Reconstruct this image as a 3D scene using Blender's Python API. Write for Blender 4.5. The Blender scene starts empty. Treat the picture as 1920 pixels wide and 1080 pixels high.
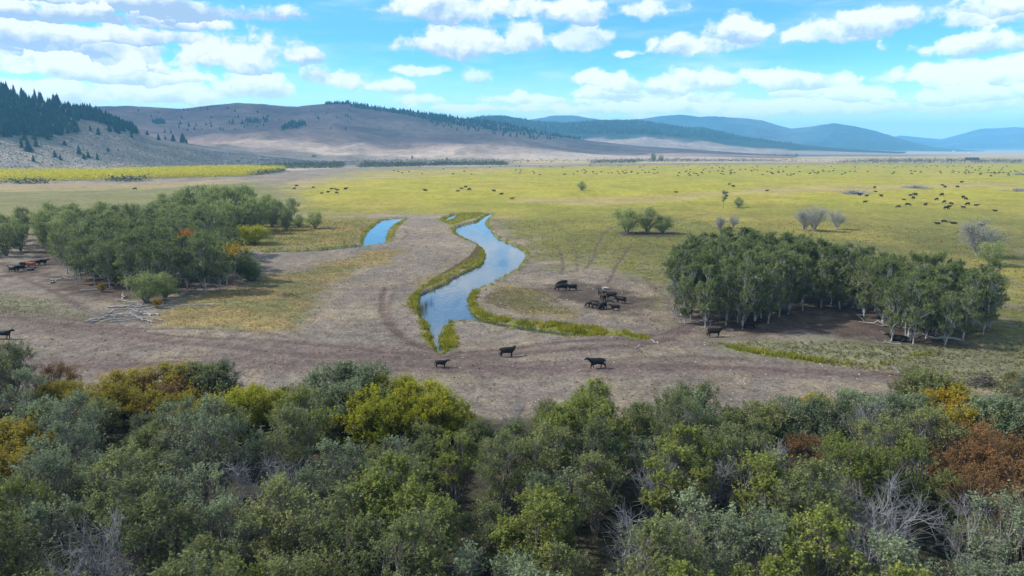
import bpy, math, random
import numpy as np
from mathutils import Vector

C = bpy.context
SC = C.scene
COL = SC.collection
PI = math.pi

# ------------------------------------------------------------------ camera
CAM_H, PITCH, FPX = 27.0, math.radians(11.6), 1280.0
cd = bpy.data.cameras.new('camera')
cam = bpy.data.objects.new('camera', cd)
COL.objects.link(cam)
cam.location = (0, 0, CAM_H)
cam.rotation_euler = (PI / 2 - PITCH, 0, 0)
cd.sensor_width = 36
cd.lens = 24.0
cd.clip_start, cd.clip_end = 0.5, 60000
SC.camera = cam

# ------------------------------------------------------------------ light
SUN_E, SUN_A = math.radians(40), math.radians(9)        # elevation; degrees ahead of due left
SUNV = Vector((-math.cos(SUN_E) * math.cos(SUN_A), math.cos(SUN_E) * math.sin(SUN_A), math.sin(SUN_E)))
sd = bpy.data.lights.new('sun', 'SUN')
sun = bpy.data.objects.new('sun', sd)
COL.objects.link(sun)
sd.energy, sd.angle, sd.color = 4.6, math.radians(0.53), (1.0, 0.95, 0.86)
sun.rotation_euler = (-SUNV).to_track_quat('-Z', 'Y').to_euler()

SC.view_settings.view_transform = 'Standard'
SC.view_settings.look = 'None'
SC.view_settings.gamma = 1
SC.view_settings.use_curve_mapping = False
SC.view_settings.exposure = 0.75
SC.cycles.max_bounces = 6
SC.cycles.diffuse_bounces = 2
SC.cycles.volume_bounces = 1
SC.cycles.transparent_max_bounces = 6

W = bpy.data.worlds.new('World')
SC.world = W
W.use_nodes = True
NT = W.node_tree
NT.nodes.clear()


class NB:
    """small node-graph builder"""
    def __init__(s, t): s.t = t
    def n(s, typ, **kw):
        x = s.t.nodes.new(typ)
        for k, v in kw.items(): setattr(x, k, v)
        return x
    def put(s, inp, v):
        if isinstance(v, bpy.types.NodeSocket): s.t.links.new(v, inp)
        elif v is not None: inp.default_value = v
    def m(s, op, a, b=None, c=None, clamp=False):
        x = s.n('ShaderNodeMath', operation=op); x.use_clamp = clamp
        s.put(x.inputs[0], a)
        if b is not None: s.put(x.inputs[1], b)
        if c is not None: s.put(x.inputs[2], c)
        return x.outputs[0]
    def v(s, op, a, b=None):
        x = s.n('ShaderNodeVectorMath', operation=op)
        s.put(x.inputs[0], a)
        if b is not None: s.put(x.inputs[1], b)
        return x
    def mix(s, f, a, b, blend='MIX'):
        x = s.n('ShaderNodeMix', data_type='RGBA', blend_type=blend)
        s.put(x.inputs[0], f); s.put(x.inputs[6], a); s.put(x.inputs[7], b)
        return x.outputs[2]
    def rng(s, val, a, b, c=0.0, d=1.0, smooth=True):
        x = s.n('ShaderNodeMapRange')
        x.interpolation_type = 'SMOOTHSTEP' if smooth else 'LINEAR'
        s.put(x.inputs[0], val)
        for i, q in enumerate((a, b, c, d)): s.put(x.inputs[1 + i], q)
        return x.outputs[0]
    def noise(s, vec, scale, detail=4, rough=.55, dist=0.0, dims='3D'):
        x = s.n('ShaderNodeTexNoise', noise_dimensions=dims)
        s.put(x.inputs['Vector'], vec)
        x.inputs['Scale'].default_value = scale
        x.inputs['Detail'].default_value = detail
        x.inputs['Roughness'].default_value = rough
        x.inputs['Distortion'].default_value = dist
        return x


def pix_ray(px, py):
    dx, dv = (px - 960) / FPX, (540 - py) / FPX
    c, s = math.cos(PITCH), math.sin(PITCH)
    return Vector((dx, c + dv * s, -s + dv * c))


def G(px, py, z=0.0):
    """point of the ground plane that the photograph shows at a pixel"""
    d = pix_ray(px, py)
    t = (z - CAM_H) / d.z
    return d.x * t, d.y * t


def az_el(px, py):
    d = pix_ray(px, py)
    return math.atan2(d.x, d.y), math.atan2(d.z, math.hypot(d.x, d.y))


# sky: Nishita air with cumulus over the whole dome
def build_world():
    b = NB(NT)
    sky = b.n('ShaderNodeTexSky', sky_type='NISHITA')
    sky.sun_disc = False
    sky.sun_elevation = SUN_E
    sky.sun_rotation = 1.5 * PI + SUN_A
    sky.altitude = 1900
    sky.air_density = 1.0
    sky.dust_density = 0.3
    sky.ozone_density = 1.6
    skyc = b.v('MULTIPLY', sky.outputs[0], SKY_TINT).outputs[0]
    tc = b.n('ShaderNodeTexCoord')
    d = b.v('NORMALIZE', tc.outputs['Generated']).outputs[0]
    sp = b.n('ShaderNodeSeparateXYZ'); b.put(sp.inputs[0], d)
    az = b.m('ARCTAN2', sp.outputs[0], sp.outputs[1])
    el = b.m('ARCSINE', sp.outputs[2])
    cmb = b.n('ShaderNodeCombineXYZ'); b.put(cmb.inputs[0], az); b.put(cmb.inputs[1], el)
    P0 = cmb.outputs[0]
    # finer clouds towards the horizon
    nw = b.noise(P0, 22, 3, .6)
    wv = b.v('SUBTRACT', nw.outputs['Color'], (.5, .5, .5)).outputs[0]
    P = b.v('ADD', P0, b.v('MULTIPLY', wv, (.022, .014, 0)).outputs[0]).outputs[0]
    Ps = b.v('MULTIPLY', P, (1, 1.2, 1)).outputs[0]
    na = b.noise(Ps, 15, 9, .62).outputs[0]
    Pl = b.v('ADD', Ps, (-.006, .016, 0)).outputs[0]
    nb_ = b.noise(Pl, 15, 5, .60).outputs[0]
    nc = b.noise(b.v('ADD', Ps, (-.016, .035, 0)).outputs[0], 9, 3, .55).outputs[0]
    nd = b.noise(Ps, 9, 5, .58).outputs[0]
    relief = b.m('MULTIPLY_ADD', b.m('SUBTRACT', na, nb_), 3.0, b.m('MULTIPLY', b.m('SUBTRACT', nd, nc), 1.5))
    vor = b.n('ShaderNodeTexVoronoi', feature='SMOOTH_F1')
    b.put(vor.inputs['Vector'], Ps); vor.inputs['Scale'].default_value = 46
    puff = b.m('SUBTRACT', .55, vor.outputs['Distance'])
    rough = b.m('ADD', b.m('MULTIPLY', b.m('SUBTRACT', na, .5), 3.0), b.m('MULTIPLY', puff, .55))

    def shade_col(t):  # t: 0 = grey underside, 1 = sunlit white
        r = b.n('ShaderNodeValToRGB')
        r.color_ramp.elements[0].position = 0.0
        r.color_ramp.elements[0].color = CLOUD_BASE
        r.color_ramp.elements[1].position = 0.72
        r.color_ramp.elements[1].color = CLOUD_TOP
        e = r.color_ramp.elements.new(.40); e.color = CLOUD_MID
        b.put(r.inputs[0], t)
        return r.outputs[0]

    # thin high veil
    veil = b.noise(b.v('MULTIPLY', P0, (2.0, 11, 1)).outputs[0], 2.6, 5, .6).outputs[0]
    col = b.mix(b.m('MULTIPLY', b.rng(veil, .44, .8), .45), skyc, CLOUD_TOP)
    # general fields of cumulus all round the dome, in flattened layers
    low = b.rng(el, .0, .14, 1, 0)
    for sc, off, thr, amt in ((5.2, 3.1, .49, .9), (9.0, 7.7, .51, .85)):
        q = b.v('ADD', b.v('MULTIPLY', P, (1, 2.6, 1)).outputs[0], (off, off * .37, 0)).outputs[0]
        f = b.noise(q, sc, 6, .58).outputs[0]
        inframe = b.m('MULTIPLY', b.rng(b.m('ABSOLUTE', az), .62, .80, .16, 0), b.rng(el, .19, .26, 1, 0))
        t = b.m('SUBTRACT', b.m('ADD', f, b.m('MULTIPLY', low, .07)), inframe)
        a = b.m('MULTIPLY', b.rng(t, thr, thr + .09), amt)
        g = b.noise(b.v('ADD', q, (-.012, .05, 0)).outputs[0], sc, 3, .55).outputs[0]
        sh = b.m('ADD', .5, b.m('ADD', b.m('MULTIPLY', b.m('SUBTRACT', f, g), 4.0), b.m('MULTIPLY', relief, .35)))
        col = b.mix(a, col, shade_col(sh))
    # the clouds that stand in view, each by its own direction and size
    def fmix(f, x, y):
        n = b.n('ShaderNodeMix', data_type='FLOAT')
        b.put(n.inputs[0], f); b.put(n.inputs[2], x); b.put(n.inputs[3], y)
        return n.outputs[0]
    A = S = None
    for (px, py, w, h, solid, grey) in CLOUDS:
        ca, ce = az_el(px, py)
        ra, re = w / FPX, h / FPX
        q = b.n('ShaderNodeVectorMath', operation='MULTIPLY_ADD')
        b.put(q.inputs[0], P); b.put(q.inputs[1], (1 / ra, 1 / re, 0)); b.put(q.inputs[2], (-ca / ra, -ce / re, 0))
        s2 = b.n('ShaderNodeSeparateXYZ'); b.put(s2.inputs[0], q.outputs[0])
        y_ = s2.outputs[1]
        r = b.v('LENGTH', q.outputs[0]).outputs['Value']
        t = b.m('SUBTRACT', b.m('MULTIPLY_ADD', b.m('MINIMUM', y_, 0.0), .9, rough), r)
        a = b.rng(t, -1.0, -.52, 0, solid, False)
        sh = b.m('MULTIPLY_ADD', y_, .95, .56 - grey)
        A = a if A is None else fmix(a, A, 1.0)
        S = sh if S is None else fmix(b.m('MULTIPLY', a, 6.0, clamp=True), S, sh)
    col = b.mix(b.rng(A, .02, .95), col, shade_col(b.m('ADD', S, relief)))
    # brighter, paler sky low down
    low2 = b.rng(el, .16, .03, 1.0, 1.35)
    cl = b.n('ShaderNodeCombineColor')
    for q in range(3): b.put(cl.inputs[q], low2)
    col = b.v('MULTIPLY', col, cl.outputs[0]).outputs[0]
    col = b.mix(b.rng(el, .12, .0, 0, .75), col, HORIZON)
    bg = b.n('ShaderNodeBackground'); b.put(bg.inputs[0], col); bg.inputs[1].default_value = SKY_STRENGTH
    out = b.n('ShaderNodeOutputWorld'); b.t.links.new(bg.outputs[0], out.inputs[0])


SKY_STRENGTH = 0.105
SKY_TINT = (0.46, 0.99, 1.25)
_k = 0.86 / SKY_STRENGTH
CLOUD_TOP = (.84 * _k, .84 * _k, .84 * _k, 1)
CLOUD_MID = (.60 * _k, .68 * _k, .77 * _k, 1)
CLOUD_BASE = (.36 * _k, .47 * _k, .63 * _k, 1)
HORIZON = (1.15 * _k, 1.15 * _k, 1.12 * _k, 1)
#         px   py   half-w half-h  solid grey
CLOUDS = [
    (1400, 196, 330, 16, .75, .0), (1010, 190, 150, 17, .8, .0), (780, 190, 70, 14, .8, 0), (1690, 204, 200, 18, .75, .02),
    (300, 178, 190, 28, .95, .0), (470, 172, 90, 32, .95, .0), (90, 176, 200, 28, .95, .04), (230, 144, 140, 20, .95, .08), (880, 206, 120, 12, .8, 0), (1250, 188, 200, 22, .85, 0), (1560, 176, 120, 18, .8, 0), (1840, 200, 160, 26, .9, 0), (1500, 206, 300, 20, .85, 0), (1150, 208, 230, 14, .85, 0), (130, 112, 200, 30, .95, .1),
    (1150, 176, 130, 20, .8, .05), (1290, 158, 190, 28, .95, .05), (1500, 155, 120, 22, .9, .05), (1700, 146, 90, 20, .85, .05),
    (1860, 150, 130, 38, .9, .1), (1095, 148, 52, 20, .9, 0), (1640, 182, 70, 18, .8, .1), (1770, 186, 110, 18, .75, .05),
    (735, 166, 44, 17, .9, .02), (895, 146, 38, 24, .6, 0), (792, 133, 52, 15, .75, 0), 
    (620, 150, 64, 28, 1, .05), (588, 108, 26, 18, .6, 0),
    (445, 104, 120, 44, 1, .05), (395, 112, 70, 20, .9, 0),
    (860, 90, 125, 42, 1, .10), (980, 78, 60, 34, .8, .0), (1095, 80, 75, 32, .7, 0), (1172, 102, 34, 15, .9, 0),
    (860, 20, 160, 40, 1, .10), (1060, 22, 120, 32, .95, .1), (1200, 22, 60, 34, .8, 0), 
    (1320, 88, 105, 30, 1, .08), (1380, 64, 60, 34, 1, .0), 
    (1560, 60, 120, 28, 1, .08), (1680, 40, 90, 28, 1, .05), 
    (1850, 38, 90, 26, 1, .02), (1845, 86, 100, 26, 1, .1), (1900, 16, 60, 20, .9, 0),
    (150, 90, 190, 34, .95, .06), (240, 68, 120, 24, .95, .04), (60, 130, 130, 26, .95, .06), (40, 60, 110, 36, .9, .0),
    (330, 45, 130, 20, .9, .0), (250, 14, 260, 26, 1, .62), (120, 30, 130, 20, .9, .5),
]
build_world()
W.cycles.sampling_method = 'MANUAL'
W.cycles.sample_map_resolution = 512


# ------------------------------------------------------------------ numpy noise
def _hash(ix, iy, seed):
    h = (ix.astype(np.int64) * 374761393 + iy.astype(np.int64) * 668265263 + seed * 1442695041) & 0xffffffff
    h = ((h ^ (h >> 13)) * 1274126177) & 0xffffffff
    return ((h ^ (h >> 16)) & 0xffff) / 65535.0


def vnoise(x, y, seed=0):
    x = np.asarray(x, float); y = np.asarray(y, float)
    ix, iy = np.floor(x), np.floor(y)
    fx, fy = x - ix, y - iy
    fx = fx * fx * (3 - 2 * fx); fy = fy * fy * (3 - 2 * fy)
    a = _hash(ix, iy, seed); b = _hash(ix + 1, iy, seed)
    c = _hash(ix, iy + 1, seed); d = _hash(ix + 1, iy + 1, seed)
    return (a + (b - a) * fx) * (1 - fy) + (c + (d - c) * fx) * fy


def fbm(x, y, seed=0, oct=4, gain=.5):
    s, a, t = 0.0, 1.0, 0.0
    for o in range(oct):
        s = s + a * vnoise(x * 2 ** o + 17.3 * o, y * 2 ** o - 9.1 * o, seed + o)
        t += a; a *= gain
    return s / t


def sstep(a, b, x):
    t = np.clip((x - a) / (b - a), 0, 1)
    return t * t * (3 - 2 * t)


def seg_dist(x, y, P, closed):
    P = np.asarray(P, float)
    Q = np.roll(P, -1, 0) if closed else P[1:]
    A = P if closed else P[:-1]
    best = np.full(x.shape, 1e9)
    for (ax, ay), (bx, by) in zip(A, Q):
        dx, dy = bx - ax, by - ay
        L = dx * dx + dy * dy + 1e-9
        t = np.clip(((x - ax) * dx + (y - ay) * dy) / L, 0, 1)
        best = np.minimum(best, (x - ax - t * dx) ** 2 + (y - ay - t * dy) ** 2)
    return np.sqrt(best)


def inside(x, y, P):
    P = np.asarray(P, float); Q = np.roll(P, -1, 0)
    r = np.zeros(x.shape, bool)
    for (ax, ay), (bx, by) in zip(P, Q):
        if ay == by: continue
        r ^= ((ay > y) != (by > y)) & (x < (bx - ax) * (y - ay) / (by - ay) + ax)
    return r


def sdist(x, y, P, far=60.0):
    """signed distance to a polygon (negative inside), exact within `far` of its box"""
    P = np.asarray(P, float)
    out = np.full(x.shape, far)
    k = (x > P[:, 0].min() - far) & (x < P[:, 0].max() + far) & (y > P[:, 1].min() - far) & (y < P[:, 1].max() + far)
    if k.any():
        d = seg_dist(x[k], y[k], P, True)
        out[k] = np.where(inside(x[k], y[k], P), -d, np.minimum(d, far))
    return out


def ldist(x, y, P, far=30.0):
    P = np.asarray(P, float)
    out = np.full(x.shape, far)
    k = (x > P[:, 0].min() - far) & (x < P[:, 0].max() + far) & (y > P[:, 1].min() - far) & (y < P[:, 1].max() + far)
    if k.any(): out[k] = np.minimum(seg_dist(x[k], y[k], P, False), far)
    return out


def gp(pts): return [G(*p) for p in pts]


def smooth_poly(P, n=2):
    P = [tuple(p) for p in P]
    for _ in range(n):
        Q = []
        for a, b in zip(P, P[1:] + P[:1]):
            Q += [(a[0] * .75 + b[0] * .25, a[1] * .75 + b[1] * .25), (a[0] * .25 + b[0] * .75, a[1] * .25 + b[1] * .75)]
        P = Q
    return P


# ------------------------------------------------------------------ materials
def new_mat(name):
    m = bpy.data.materials.new(name)
    m.use_nodes = True
    t = m.node_tree
    t.nodes.clear()
    b = NB(t)
    out = b.n('ShaderNodeOutputMaterial')
    return m, b, out


def princ(b, out, col, rough=.8, spec=.2, **kw):
    p = b.n('ShaderNodeBsdfPrincipled')
    b.put(p.inputs['Base Color'], col)
    b.put(p.inputs['Roughness'], rough)
    p.inputs['Specular IOR Level'].default_value = spec
    for k, v in kw.items(): b.put(p.inputs[k], v)
    if out is not None: b.t.links.new(p.outputs[0], out.inputs[0])
    return p


def leaf_mat(name, c0, c1, c2, trans=.38, objvar=.5):
    """leaf colour from dark to light per clump, with a hue shift per tree"""
    m, b, out = new_mat(name)
    at = b.n('ShaderNodeAttribute', attribute_name='tint')
    oi = b.n('ShaderNodeObjectInfo')
    f = b.m('ADD', at.outputs['Fac'], b.m('MULTIPLY', b.m('SUBTRACT', oi.outputs['Random'], .5), objvar))
    r = b.n('ShaderNodeValToRGB')
    e = r.color_ramp.elements
    e[0].position, e[0].color = .05, (*c0, 1)
    e[1].position, e[1].color = .95, (*c2, 1)
    x = e.new(.5); x.color = (*c1, 1)
    b.put(r.inputs[0], f)
    p = princ(b, None, r.outputs[0], .6, .12)
    t = b.n('ShaderNodeBsdfTranslucent'); b.put(t.inputs[0], b.mix(.35, r.outputs[0], (c2[0] * 1.3, c2[1] * 1.3, c2[2], 1)))
    mx = b.n('ShaderNodeMixShader'); mx.inputs[0].default_value = trans
    b.t.links.new(p.outputs[0], mx.inputs[1]); b.t.links.new(t.outputs[0], mx.inputs[2])
    b.t.links.new(mx.outputs[0], out.inputs[0])
    return m


def bark_mat(name, base, dark, scale=6, amt=.5):
    m, b, out = new_mat(name)
    g = b.n('ShaderNodeNewGeometry')
    n1 = b.noise(b.v('MULTIPLY', g.outputs['Position'], (1, 1, .5)).outputs[0], scale, 4, .6).outputs[0]
    c = b.mix(b.m('MULTIPLY', b.rng(n1, .5, .68), amt), (*base, 1), (*dark, 1))
    p = princ(b, out, c, .85, .15)
    bm = b.n('ShaderNodeBump'); bm.inputs['Strength'].default_value = .4; bm.inputs['Distance'].default_value = .03
    b.put(bm.inputs['Height'], n1); b.t.links.new(bm.outputs[0], p.inputs['Normal'])
    return m


M = {}
M['olive'] = leaf_mat('leaf_olive', (0.080, 0.106, 0.041), (0.166, 0.194, 0.069), (0.286, 0.295, 0.104))
M['grey_green'] = leaf_mat('leaf_grey_green', (0.086, 0.117, 0.067), (0.167, 0.211, 0.116), (0.278, 0.325, 0.174))
M['fresh'] = leaf_mat('leaf_fresh', (0.087, 0.110, 0.022), (0.170, 0.199, 0.038), (0.276, 0.301, 0.068))
M['yellow'] = leaf_mat('leaf_yellow', (0.165, 0.187, 0.013), (0.297, 0.308, 0.018), (0.418, 0.396, 0.028))
M['mustard'] = leaf_mat('leaf_mustard', (0.175, 0.155, 0.019), (0.296, 0.249, 0.025), (0.430, 0.336, 0.034))
M['rust'] = leaf_mat('leaf_rust', (.13, .078, .036), (.21, .118, .046), (.30, .165, .06))
M['gold'] = leaf_mat('leaf_gold', (.22, .14, .01), (.38, .25, .014), (.5, .36, .03))
M['orange'] = leaf_mat('leaf_orange', (.30, .07, .008), (.42, .12, .012), (.5, .18, .02))
M['aspen'] = leaf_mat('leaf_aspen', (0.069, 0.099, 0.034), (0.144, 0.189, 0.064), (0.254, 0.298, 0.104))
M['cotton'] = leaf_mat('leaf_cottonwood', (0.107, 0.147, 0.057), (0.221, 0.273, 0.099), (0.365, 0.413, 0.151))
M['pine'] = leaf_mat('needle_pine', (.010, .026, .018), (.018, .044, .028), (.032, .066, .038), .1, .6)
M['ditchgrass'] = leaf_mat('blade_bank', (.12, .135, .014), (.24, .24, .02), (.36, .32, .045), .35, 0)
M['sage'] = leaf_mat('leaf_sage', (.10, .105, .085), (.16, .16, .125), (.23, .22, .17), .15, 0)
M['bush_far'] = leaf_mat('leaf_far_bush', (.05, .062, .035), (.085, .10, .055), (.13, .14, .07), .2, .3)
M['bark_grey'] = bark_mat('bark_grey', (.19, .175, .155), (.08, .07, .06))
M['bark_dead'] = bark_mat('bark_dead', (.25, .25, .26), (.13, .125, .12))
M['log_wood'] = bark_mat('log_wood', (.34, .325, .31), (.2, .18, .16))
M['twig'] = leaf_mat('twig_haze', (.20, .20, .175), (.28, .285, .245), (.36, .36, .31), .1, .2)
M['bark_white'] = bark_mat('bark_white', (.36, .35, .325), (.07, .06, .055), 2.6, .9)
M['bark_brown'] = bark_mat('bark_brown', (.10, .075, .055), (.05, .04, .03))


# ------------------------------------------------------------------ mesh helpers
def mesh_np(name, V, F, mats, tint=None, smooth=False, fmat=None, col=None):
    V = np.asarray(V, np.float32); F = np.asarray(F, np.int32)
    me = bpy.data.meshes.new(name)
    k = F.shape[1]
    me.vertices.add(len(V)); me.vertices.foreach_set('co', V.ravel())
    me.loops.add(F.size); me.loops.foreach_set('vertex_index', F.ravel())
    me.polygons.add(len(F))
    me.polygons.foreach_set('loop_start', np.arange(0, F.size, k, dtype=np.int32))
    me.polygons.foreach_set('loop_total', np.full(len(F), k, np.int32))
    me.polygons.foreach_set('use_smooth', np.full(len(F), bool(smooth)))
    for m in mats: me.materials.append(m)
    if fmat is not None: me.polygons.foreach_set('material_index', np.asarray(fmat, np.int32))
    if tint is not None:
        a = me.attributes.new('tint', 'FLOAT', 'POINT'); a.data.foreach_set('value', np.asarray(tint, np.float32))
    if col is not None:
        a = me.attributes.new('albedo', 'FLOAT_COLOR', 'POINT')
        a.data.foreach_set('color', np.c_[col, np.ones(len(col))].astype(np.float32).ravel())
    me.update(calc_edges=True)
    return me


def link(name, data, parent=None, loc=(0, 0, 0), rotz=0.0, scale=None, label=None, cat=None, group=None, kind=None):
    o = bpy.data.objects.new(name, data)
    COL.objects.link(o)
    o.location = loc
    o.rotation_euler = (0, 0, rotz)
    if scale is not None: o.scale = scale if hasattr(scale, '__len__') else (scale,) * 3
    if parent is not None: o.parent = parent
    if label: o['label'] = label
    if cat: o['category'] = cat
    if group: o['group'] = group
    if kind: o['kind'] = kind
    return o


ONES = 'zeroth first second third fourth fifth sixth seventh eighth ninth tenth eleventh twelfth thirteenth fourteenth fifteenth sixteenth seventeenth eighteenth nineteenth'.split()
TENS = {2: 'twent', 3: 'thirt', 4: 'fort', 5: 'fift', 6: 'sixt', 7: 'sevent', 8: 'eight', 9: 'ninet'}


def ordinal(n):
    if n < 20: return ONES[n]
    if n >= 100: return 'hundred-and-' + ordinal(n - 100) if n > 100 else 'hundredth'
    t, o = divmod(n, 10)
    return TENS[t] + 'ieth' if o == 0 else TENS[t] + 'y-' + ONES[o]


class Acc:
    """collects tubes / quads into one mesh"""
    def __init__(s): s.V, s.F, s.n, s.T = [], [], 0, []
    def add(s, V, F, t=None):
        s.V.append(np.asarray(V, float)); s.F.append(np.asarray(F, int) + s.n)
        s.T.append(np.full(len(V), .5) if t is None else np.asarray(t, float)); s.n += len(V)
    def tube(s, P, R, sides=5):
        P = np.asarray(P, float); R = np.asarray(R, float)
        T = np.gradient(P, axis=0); T /= np.linalg.norm(T, axis=1)[:, None] + 1e-9
        ref = np.array([1., 0, 0]) if abs(T[:, 0]).mean() < .8 else np.array([0, 1., 0])
        A = np.cross(T, ref); A /= np.linalg.norm(A, axis=1)[:, None] + 1e-9
        B = np.cross(T, A)
        an = np.arange(sides) * 2 * PI / sides
        V = P[:, None] + R[:, None, None] * (A[:, None] * np.cos(an)[None, :, None] + B[:, None] * np.sin(an)[None, :, None])
        n = len(P)
        i = np.arange(n - 1)[:, None] * sides; j = np.arange(sides)[None]
        jn = (j + 1) % sides
        F = np.stack([i + j, i + jn, i + sides + jn, i + sides + j], -1).reshape(-1, 4)
        s.add(V.reshape(-1, 3), F)
    def mesh(s, name, mats, smooth=False, tint=False):
        V = np.concatenate(s.V); F = np.concatenate(s.F)
        return mesh_np(name, V, F, mats, np.concatenate(s.T) if tint else None, smooth)


def leaf_quads(rng, cen, size, tint, up=.8, aspect=.55):
    """diamond leaves, one per centre"""
    n = len(cen)
    nv = rng.normal(size=(n, 3)); nv[:, 2] = np.abs(nv[:, 2]) + up
    nv /= np.linalg.norm(nv, axis=1)[:, None]
    a = rng.normal(size=(n, 3)); a -= nv * (a * nv).sum(1)[:, None]
    a /= np.linalg.norm(a, axis=1)[:, None] + 1e-9
    c = np.cross(nv, a)
    s = size * rng.uniform(.65, 1.35, n)[:, None]
    V = np.stack([cen - a * s, cen + c * s * aspect, cen + a * s, cen - c * s * aspect], 1).reshape(-1, 3)
    F = np.arange(4 * n).reshape(n, 4)
    return V, F, np.repeat(tint, 4)
# ------------------------------------------------------------------ ground layout, traced on the ground plane
RIVER = gp([(927, 400), (915, 409), (907, 416), (921, 430), (927, 442), (950, 453), (975, 463), (987, 472), (985, 482), (977, 495),
            (960, 508), (940, 518), (920, 529), (902, 538), (882, 548), (877, 560), (882, 575), (890, 588), (903, 595), (940, 603),
            (1000, 612), (1060, 620), (1100, 626), (1098, 629), (1050, 627), (1000, 620), (950, 612), (905, 602), (880, 598),
            (862, 597), (845, 602), (833, 612), (823, 626), (824, 642), (830, 654), (827, 660), (821, 651), (813, 640), (809, 628),
            (807, 615), (800, 602), (787, 588), (785, 573), (787, 553), (800, 545), (840, 528), (860, 515), (885, 503), (907, 492),
            (911, 478), (907, 465), (895, 455), (875, 447), (862, 440), (853, 433), (856, 426), (870, 420), (893, 415), (904, 408),
            (915, 400)])
POND = gp([(720, 410), (742, 408), (760, 408), (752, 413), (742, 418), (730, 427), (724, 440), (724, 454), (700, 459), (680, 460),
           (682, 447), (690, 431), (708, 417)])
DITCH = gp([(686, 458), (640, 462), (600, 466), (560, 468), (500, 468), (488, 470), (500, 472), (560, 472), (600, 470), (640, 466), (686, 462)])
POOL = gp([(832, 412), (840, 406), (848, 402), (858, 400), (855, 405), (848, 409), (840, 412)])
CREEK = gp([(-260, 690), (-60, 715), (60, 745), (110, 768), (280, 775), (480, 783), (700, 800), (900, 815), (1100, 822), (1170, 818), (1250, 832),
            (1350, 838), (1440, 830), (1700, 800), (2100, 770), (2100, 782), (1700, 816), (1440, 852), (1350, 858), (1240, 856), (1170, 850), (1100, 838),
            (900, 828), (700, 812), (480, 795), (280, 786), (100, 778), (50, 757), (-60, 728), (-260, 702)])
WATERS = [smooth_poly(RIVER, 1), smooth_poly(POND, 1), POOL, CREEK]
RIV_S, POND_S = WATERS[0], WATERS[1]

PATHS = [  # cattle tracks: pixels of the photograph on the ground, half width, strength
    ([(-60, 585), (0, 592), (80, 602), (200, 624), (330, 641), (470, 655), (600, 668), (760, 672), (900, 668), (1080, 655), (1200, 647), (1260, 636), (1290, 620), (1310, 596)], 1.0, .9),
    ([(120, 606), (330, 630), (520, 640), (640, 650), (740, 664), (850, 664), (950, 655), (1060, 642), (1180, 636), (1250, 628), (1290, 606)], .7, .9),
    ([(-40, 690), (150, 688), (300, 684), (470, 681), (640, 682), (800, 688), (960, 690), (1130, 690), (1280, 688), (1450, 692), (1600, 700), (1720, 706)], 1.2, .85),
    ([(300, 672), (470, 668), (640, 672), (800, 680), (960, 682), (1130, 676), (1280, 668), (1400, 672)], .7, .6),
    ([(200, 694), (420, 690), (640, 694), (860, 697), (1100, 696), (1300, 694)], .5, .6),
    ([(722, 540), (717, 560), (717, 585), (722, 602), (742, 624), (778, 648), (830, 663)], .6, .95),
    ([(740, 545), (730, 575), (735, 605), (760, 632), (800, 655)], .4, .6),
    ([(1047, 462), (1054, 480), (1057, 500), (1053, 514)], .45, .8), ([(1075, 462), (1083, 480), (1083, 510)], .4, .7),
    ([(1184, 460), (1165, 485), (1153, 505), (1141, 530)], .4, .95), ([(1150, 425), (1132, 438), (1121, 460), (1112, 485), (1098, 505)], .45, .8),
    ([(1340, 398), (1290, 408), (1262, 416)], 1.0, .6), ([(760, 430), (765, 440), (750, 450)], .35, .8),
    ([(40, 520), (90, 540), (120, 556), (155, 578), (185, 590), (240, 596), (300, 606)], .7, .8),
    ([(0, 575), (100, 590), (180, 607), (260, 616), (420, 616), (520, 628), (600, 650)], .35, .8),
    ([(1210, 520), (1250, 560), (1290, 600)], .6, .5), ([(870, 555), (880, 580), (900, 590), (960, 596), (1030, 604), (1085, 612)], .5, .7),
    ([(0, 343), (120, 340), (260, 338), (420, 334)], 1.6, .55), ([(0, 352), (150, 351), (330, 346)], 1.2, .35),
    ([(1010, 314), (1080, 311), (1180, 308), (1260, 306)], 5, .7), ([(640, 322), (760, 320), (900, 316)], 2.4, .4),
    ([(1290, 688), (1500, 690), (1690, 712)], .6, .5), ([(1000, 645), (1100, 642), (1200, 640)], .35, .5),
]
PATHS = [(gp(p), w, s) for p, w, s in PATHS]
BANKS = [smooth_poly(gp(p), 1) for p in (
    [(763, 565), (772, 552), (786, 541), (790, 553), (787, 575), (790, 588), (776, 586), (764, 576)],
    [(789, 590), (803, 600), (810, 618), (812, 640), (824, 657), (818, 660), (800, 648), (788, 628), (786, 608)],
    [(823, 622), (836, 608), (850, 601), (850, 616), (860, 640), (856, 656), (832, 661), (826, 644)],
    [(902, 534), (884, 542), (875, 553), (877, 572), (887, 594), (940, 605), (1000, 614), (1060, 622), (1100, 629), (1180, 634), (1236, 640),
     (1190, 624), (1100, 610), (1000, 602), (925, 592), (899, 577), (893, 558), (897, 545)],
    [(786, 550), (806, 537), (845, 520), (866, 507), (890, 495), (908, 489), (912, 478), (906, 462), (893, 454), (898, 470), (895, 482), (870, 494), (845, 508), (805, 527), (780, 540)],
    [(724, 456), (727, 440), (736, 424), (752, 413), (768, 407), (760, 418), (745, 428), (738, 446), (733, 455)],
    [(852, 436), (850, 424), (864, 416), (890, 411), (902, 404), (915, 399), (880, 397), (850, 400), (815, 411), (832, 417), (842, 424), (845, 434), (860, 446), (880, 455), (882, 448)],
    [(1332, 645), (1420, 652), (1520, 668), (1640, 686), (1700, 668), (1760, 658), (1700, 674), (1640, 690), (1500, 675), (1400, 660)])]

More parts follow.
